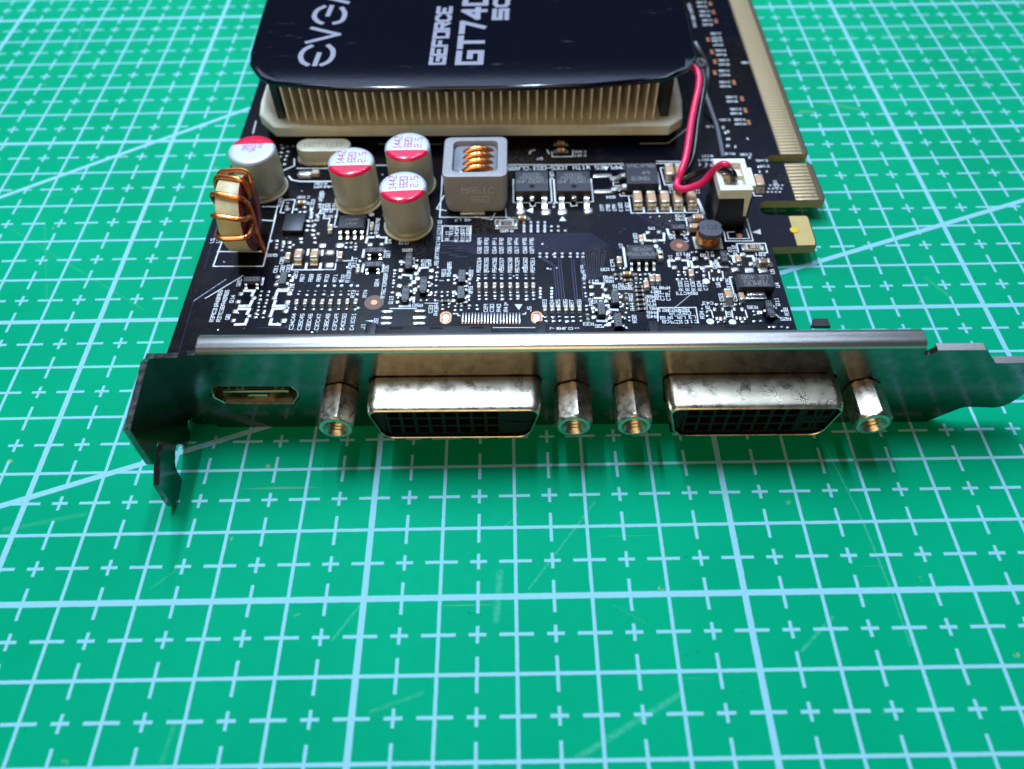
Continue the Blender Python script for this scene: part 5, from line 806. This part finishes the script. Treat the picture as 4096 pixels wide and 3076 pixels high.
# ---------------------------------------------------------------- bracket
def plate(outer, holes, y0, y1, m, name):
    """upright plate with holes; outlines are (x, z)"""
    bm = bmesh.new(); es = []
    for loop in [outer] + holes:
        vs = [bm.verts.new((x, y0, z)) for x, z in loop]
        es += [bm.edges.new((vs[i], vs[(i + 1) % len(vs)])) for i in range(len(vs))]
    bmesh.ops.triangle_fill(bm, use_beauty=True, use_dissolve=False, edges=es)
    g = bmesh.ops.extrude_face_region(bm, geom=bm.faces[:])
    bmesh.ops.translate(bm, verts=[v for v in g['geom'] if isinstance(v, bmesh.types.BMVert)], vec=(0, y1 - y0, 0))
    bmesh.ops.recalc_face_normals(bm, faces=bm.faces)
    me = bpy.data.meshes.new(name); bm.to_mesh(me); bm.free(); me.materials.append(m); return me
ZT = 18.35
left = [(-28.9, 1.9), (-28.4, 1.3), (-28.0, .85), (-25.3, .8), (-24.9, .05)]
tail = [tuple(p) for p in D['tail']]
brk_out = left + [(82.4, .05), (85.9, 3.35), (86.7, 3.85), (87.6, 3.85), (91.0, 3.6), (92.1, 3.9), (92.9, 4.8), (93.5, 6.2), (93.9, 8), (94.0, 12), (93.4, 13.5), (92.5, 14.0), (86.2, 14.1), (84.2, 16.6), (83.7, 16.95), (77.3, 16.95), (76.6, 16.1), (75.6, 16.2), (75.55, ZT - .9), (-22.7, ZT - .9), (-22.9, ZT - 1.0), (-23.9, 17.3), (-25.4, 16.9), (-28.55, 16.8)]
def dshape(cx, cz, w, h, wb, r=1.3, rb=2.3, n=6):
    p = []
    for (x, z, rr, a0) in ((cx + w / 2, cz + h / 2, r, 0), (cx - w / 2, cz + h / 2, r, 90), (cx - wb / 2, cz - h / 2, rb, 180), (cx + wb / 2, cz - h / 2, rb, 270)):
        ox = x - math.copysign(rr, x - cx); oz = z - math.copysign(rr, z - cz)
        for k in range(n + 1): a = radians(a0 + 90 * k / n); p.append((ox + rr * cos(a), oz + rr * sin(a)))
    return p
ZC = 8.6
dvis = [11.95, 53.3]
holes = [[tuple(p) for p in D['hdmi']]] + [dshape(c_, ZC, 24.5, 7.9, 23.0) for c_ in dvis]
bk = obj('bracket', plate(brk_out, holes, 0.0, .86, M_NI, 'bracket'), card); bk['label'] = 'long mirror-bright metal bracket standing along the front of the card'
# rolled top lip
mb = MB(); rings = []
prof = [(.86, ZT - .95), (.03, ZT - .95), (.06, ZT - .75), (.14, ZT - .5), (.4, ZT - .2), (.75, ZT - .05), (1.15, ZT - .13), (1.5, ZT - .1), (1.9, ZT - .01), (2.6, ZT - .04), (2.95, ZT - .3), (3.0, ZT - .75), (2.9, ZT - .8), (1.2, ZT - .85), (.88, ZT - .9)]
for x in (-22.7, -22.55, 75.3, 75.55): 
    k = .06 if x in (-22.7, 75.55) else 0
    rings.append([(x, y + (k if y < 1 else -k), z - k) for y, z in prof])
mb.loft(rings, M_NIB); obj('top_lip', mb, bk)
for xa, xb, z in ((77.3, 83.7, 16.95), (86.3, 94, 14.05)):
    mb = MB(); mb.box(xa, xb, .05, 1.25, z - .4, z + .05, M_NIB); obj('tail_edge', mb, bk)
# side tab turned towards the viewer (leans a little inwards)
tab = [(p[0], max(0.02, p[1])) for p in D['tab']]
tab[0] = (-.1, 16.9); tab[-1] = (-.1, 2.0); tab.insert(1, (-1.1, 17.5))
tab = tab[:9] + [(p.x, max(.02, p.y)) for p in smooth_path([(y, z, 0) for y, z in tab[9:]], 4)]
bm = bmesh.new(); K_ = .085
vs = [bm.verts.new((-29.0 - K_ * y, y, z)) for y, z in tab]; es = [bm.edges.new((vs[i], vs[(i + 1) % len(vs)])) for i in range(len(vs))]
bmesh.ops.triangle_fill(bm, use_beauty=True, use_dissolve=False, edges=es)
g = bmesh.ops.extrude_face_region(bm, geom=bm.faces[:]); bmesh.ops.translate(bm, verts=[v for v in g['geom'] if isinstance(v, bmesh.types.BMVert)], vec=(-.86, 0, 0))
bmesh.ops.recalc_face_normals(bm, faces=bm.faces); me = bpy.data.meshes.new('screw_tab'); bm.to_mesh(me); bm.free(); me.materials.append(M_NI)
st = obj('screw_tab', me, bk)
mb = MB(); mb.box(-29.8, -28.6, -.12, .84, 1.9, 16.85, M_NI); obj('bend', mb, bk)
mb = MB(); e = D['ear']; mb.loft([[(x, y, ZT - .3) for x, y in e], [(x, y, ZT + .12) for x, y in inset(e, .1)]], M_BLK); obj('bracket_ear', mb, bk)
# ---------------------------------------------------------------- video sockets
YF = -5.75
for di, cx in enumerate(dvis):
    o_ = [dshape(cx, ZC, 23.1, 7.2, 21.3, 1.35, 2.3)]
    mb = MB(); rings = []
    for w_, y in ((.0, .5), (.0, YF + 1.9), (-.04, YF + 1.2), (-.13, YF + .6), (-.26, YF + .22), (-.40, YF + .04), (-.50, YF), (-.58, YF + .1)):
        rings.append([(x, y, z) for x, z in dshape(cx, ZC, 24.0 + 2 * w_, 7.4 + 2 * w_, 22.4 + 2 * w_, 1.35 + w_ * .5, 2.3 + w_ * .5)])
    mb.loft(rings, M_SHELL, False, False)
    w_ = -.58; mb.loft([[(x, y, z) for x, z in dshape(cx, ZC, 24.0 + 2 * w_, 7.4 + 2 * w_, 22.4 + 2 * w_, 1.35 + w_ * .5, 2.3 + w_ * .5)] for y in (YF + .1, -1.0)], M_INS, False, False)
    dv = obj('video_socket', mb, card); dv['label'] = ['wide metal video socket beside the small slot, its holes in a plain grid', 'wide metal video socket beside the tail of the bracket, with a cross of extra holes'][di]
    mb = MB(); mb.loft([[(x, y, z) for x, z in dshape(cx, ZC, 24.2, 7.6, 22.8, 1.5, 2.4)] for y in (.5, 1.6)], M_BLK); obj('socket_body', mb, dv)
    YI = YF + .5
    mb = MB(); mb.loft([[(x, y, z) for x, z in dshape(cx, ZC, 22.8, 6.2, 21.2, 1.0, 2.0)] for y in (-1.5, YI + 1.3)], M_VOID); obj('socket_floor', mb, dv)
    # frame of the insert: bars between the contact holes
    mb = MB(); xs = cx - 9.4; px_ = 1.96; H2 = 3.0; RP = 1.87
    for i in range(9): mb.box(xs + i * px_ - .24, xs + i * px_ + .24, YI, YI + 1.2, ZC - H2, ZC + H2, M_INS)
    for j in range(4): zz = ZC - H2 + .2 + j * RP; mb.box(xs - .2, xs + 8 * px_ + .2, YI + .012, YI + 1.2, zz - .2, zz + .2, M_INS)
    mb.loft([[(x, y, z) for x, z in dshape(cx - 10.5, ZC, 1.8, 5.9, 1.2, .5, .55)] for y in (YI + 1.0, YI - .02)], M_INS)
    bx = xs + 8 * px_ + .2; bz = cx + 11.3
    if di == 0:
        mb.box(bx, bz - .5, YI + .004, YI + 1.2, ZC - H2, ZC - .13, M_INS); mb.box(bx, bz, YI + .004, YI + 1.2, ZC + .13, ZC + H2, M_INS); mb.box(bx, bx + .9, YI + .006, YI + 1.2, ZC - .2, ZC + .2, M_INS)
    else:
        for a, b in ((-H2, -2.1), (-.95, -.15), (.15, .95), (2.1, H2)): mb.box(bx, bz - .4, YI + .004, YI + 1.2, ZC + a, ZC + b, M_INS)
        for a, b in ((0, .7), (1.7, 2.15), (2.45, 2.9), (4.0, 4.6)): mb.box(bx + a, bx + b, YI + .006, YI + 1.2, ZC - H2, ZC + H2, M_INS)
    obj('socket_insert', mb, dv)
    if di == 0:
        pm = MB(); pm.box(-.12, .12, 0, .5, -.12, .12, M_THRD); pmm = pm.mesh('contact_tip')
        for i in range(8):
            for j in range(3): obj('contact_tip', pmm, dv, (xs + (i + 1) * px_ - .42, YI + .02, ZC - H2 + .2 + j * RP))
def hexpost(x, z, phi, lab):
    mb = MB(); R_ = 2.78; rings = []
    n6 = 8
    def hexr(y, rmax):      # hexagon with its corners turned down to rmax
        p = []
        for k in range(6 * n6):
            t = 2 * pi * k / (6 * n6); u = (t % (pi / 3)) - pi / 6
            r_ = min(R_ * cos(pi / 6) / cos(u), rmax); p.append((r_ * sin(phi + t), y, r_ * cos(phi + t)))
        return p
    for y, rm in ((0, 2.38), (-.12, 2.5), (-.34, 2.72), (YF + .1, 2.72), (YF - .1, 2.6), (YF - .3, 2.46), (YF - .42, 2.36)): rings.append(hexr(y, rm))
    mb.loft(rings, M_POST, True, False)
    wb = MB(); wb.loft([[(x_ * 1.16, y_, z_ * 1.16) for x_, y_, z_ in hexr(y2, 2.2)] for y2 in (-.02, -.10)], M_VOID)  # added dark ring, draws the dark line between post and its mirror image
    p = obj('hex_post', mb.mesh('hex_post', 18), card, (x, 0, z)); p['label'] = lab
    obj('dark_junction_ring', wb, p)
    n = 24; mb = MB()
    def c_(r, y): return [(r * sin(2 * pi * k / n), y, r * cos(2 * pi * k / n)) for k in range(n)]
    mb.loft([c_(2.28, YF - .40), c_(1.75, YF - .43), c_(1.45, YF - .05)], M_POST, False, False); obj('rim', mb, p)
    mb = MB(); prof = [(1.46, YF - .06)]
    for i in range(9): prof += [(1.22, YF + .2 + i * .55), (1.46, YF + .47 + i * .55)]
    mb.loft([c_(r, y) for r, y in prof] + [c_(.02, YF + 5.4)], M_THRD, False, False); obj('threaded_bore', mb, p)
for x, ph, lab in ((-4.65, .24, 'hex post to the left of the first video socket'), (28.5, .17, 'hex post just right of the first video socket'), (36.85, .0, 'hex post just left of the second video socket'), (69.85, .16, 'hex post nearest the tail of the bracket')): hexpost(x, 8.5, ph, lab)
# small video slot
hd = [tuple(p) for p in D['hdmi']]
cxh = sum(p[0] for p in hd) / len(hd); czh = sum(p[1] for p in hd) / len(hd)
def hs_(k, y): return [(cxh + (x - cxh) * k, y, czh + (z - czh) * k) for x, z in hd]
mb = MB(); mb.loft([hs_(.985, .15), hs_(.96, .1), hs_(.93, .2), hs_(.93, 5.5)], M_SHELL, False, True); sl = obj('small_video_socket', mb, card); sl['label'] = 'small flat video slot in the left of the bracket'
mb = MB(); mb.cbox(cxh - 4.9, cxh + 4.9, .9, 5.4, czh - .35, czh + .45, .1, M_BLK); obj('tongue', mb, sl)
mb = MB(); mb.cbox(cxh - 1.3, cxh + 1.7, .25, 5.4, czh - .75, czh - .3, .08, M_THRD); obj('centre_spring', mb, sl)
mb = MB(); mb.cbox(cxh - 4.7, cxh + 4.9, .35, .75, czh + .1, czh + .5, .08, M_THRD); obj('tongue_edge', mb, sl)
for dx in (-3.9, -2.6, -1.9, 2.9, 3.9):
    mb = MB(); mb.box(cxh + dx - .22, cxh + dx + .22, .8, 4.5, czh + .5, czh + .58, M_TIN); obj('spring_contact', mb, sl)
# rear bodies of the sockets seen over the lip
zb = 12.5
def body(x0, x1, y1, lab):
    mb = MB(); mb.cbox(x0, x1, 1.7, y1, BZ, zb, .15, M_BLK); o = obj('socket_housing', mb, card); o['label'] = lab; return o
b1 = body(-1.5, 17.1, 9.35, 'black plastic housing of the first video socket behind the bracket'); b2 = body(41.0, 57.2, 9.1, 'black plastic housing of the second video socket behind the bracket')
for (a, b), o in ((D['blacks'][0], b1), (D['blacks'][2], b1), (D['blacks'][3], b2)):
    mb = MB(); mb.cbox(a[0], b[0], 1.75, a[1], BZ, zb + .1, .12, M_BLK); obj('housing_corner', mb, o)
for i, (x, y) in enumerate(D['slots']):
    mb = MB(); mb.box(x - .95, x + .95, y - .17, y + .17, zb + .002, zb + .01, M_VOID); obj('housing_slot', mb, b1 if i < 3 else b2)
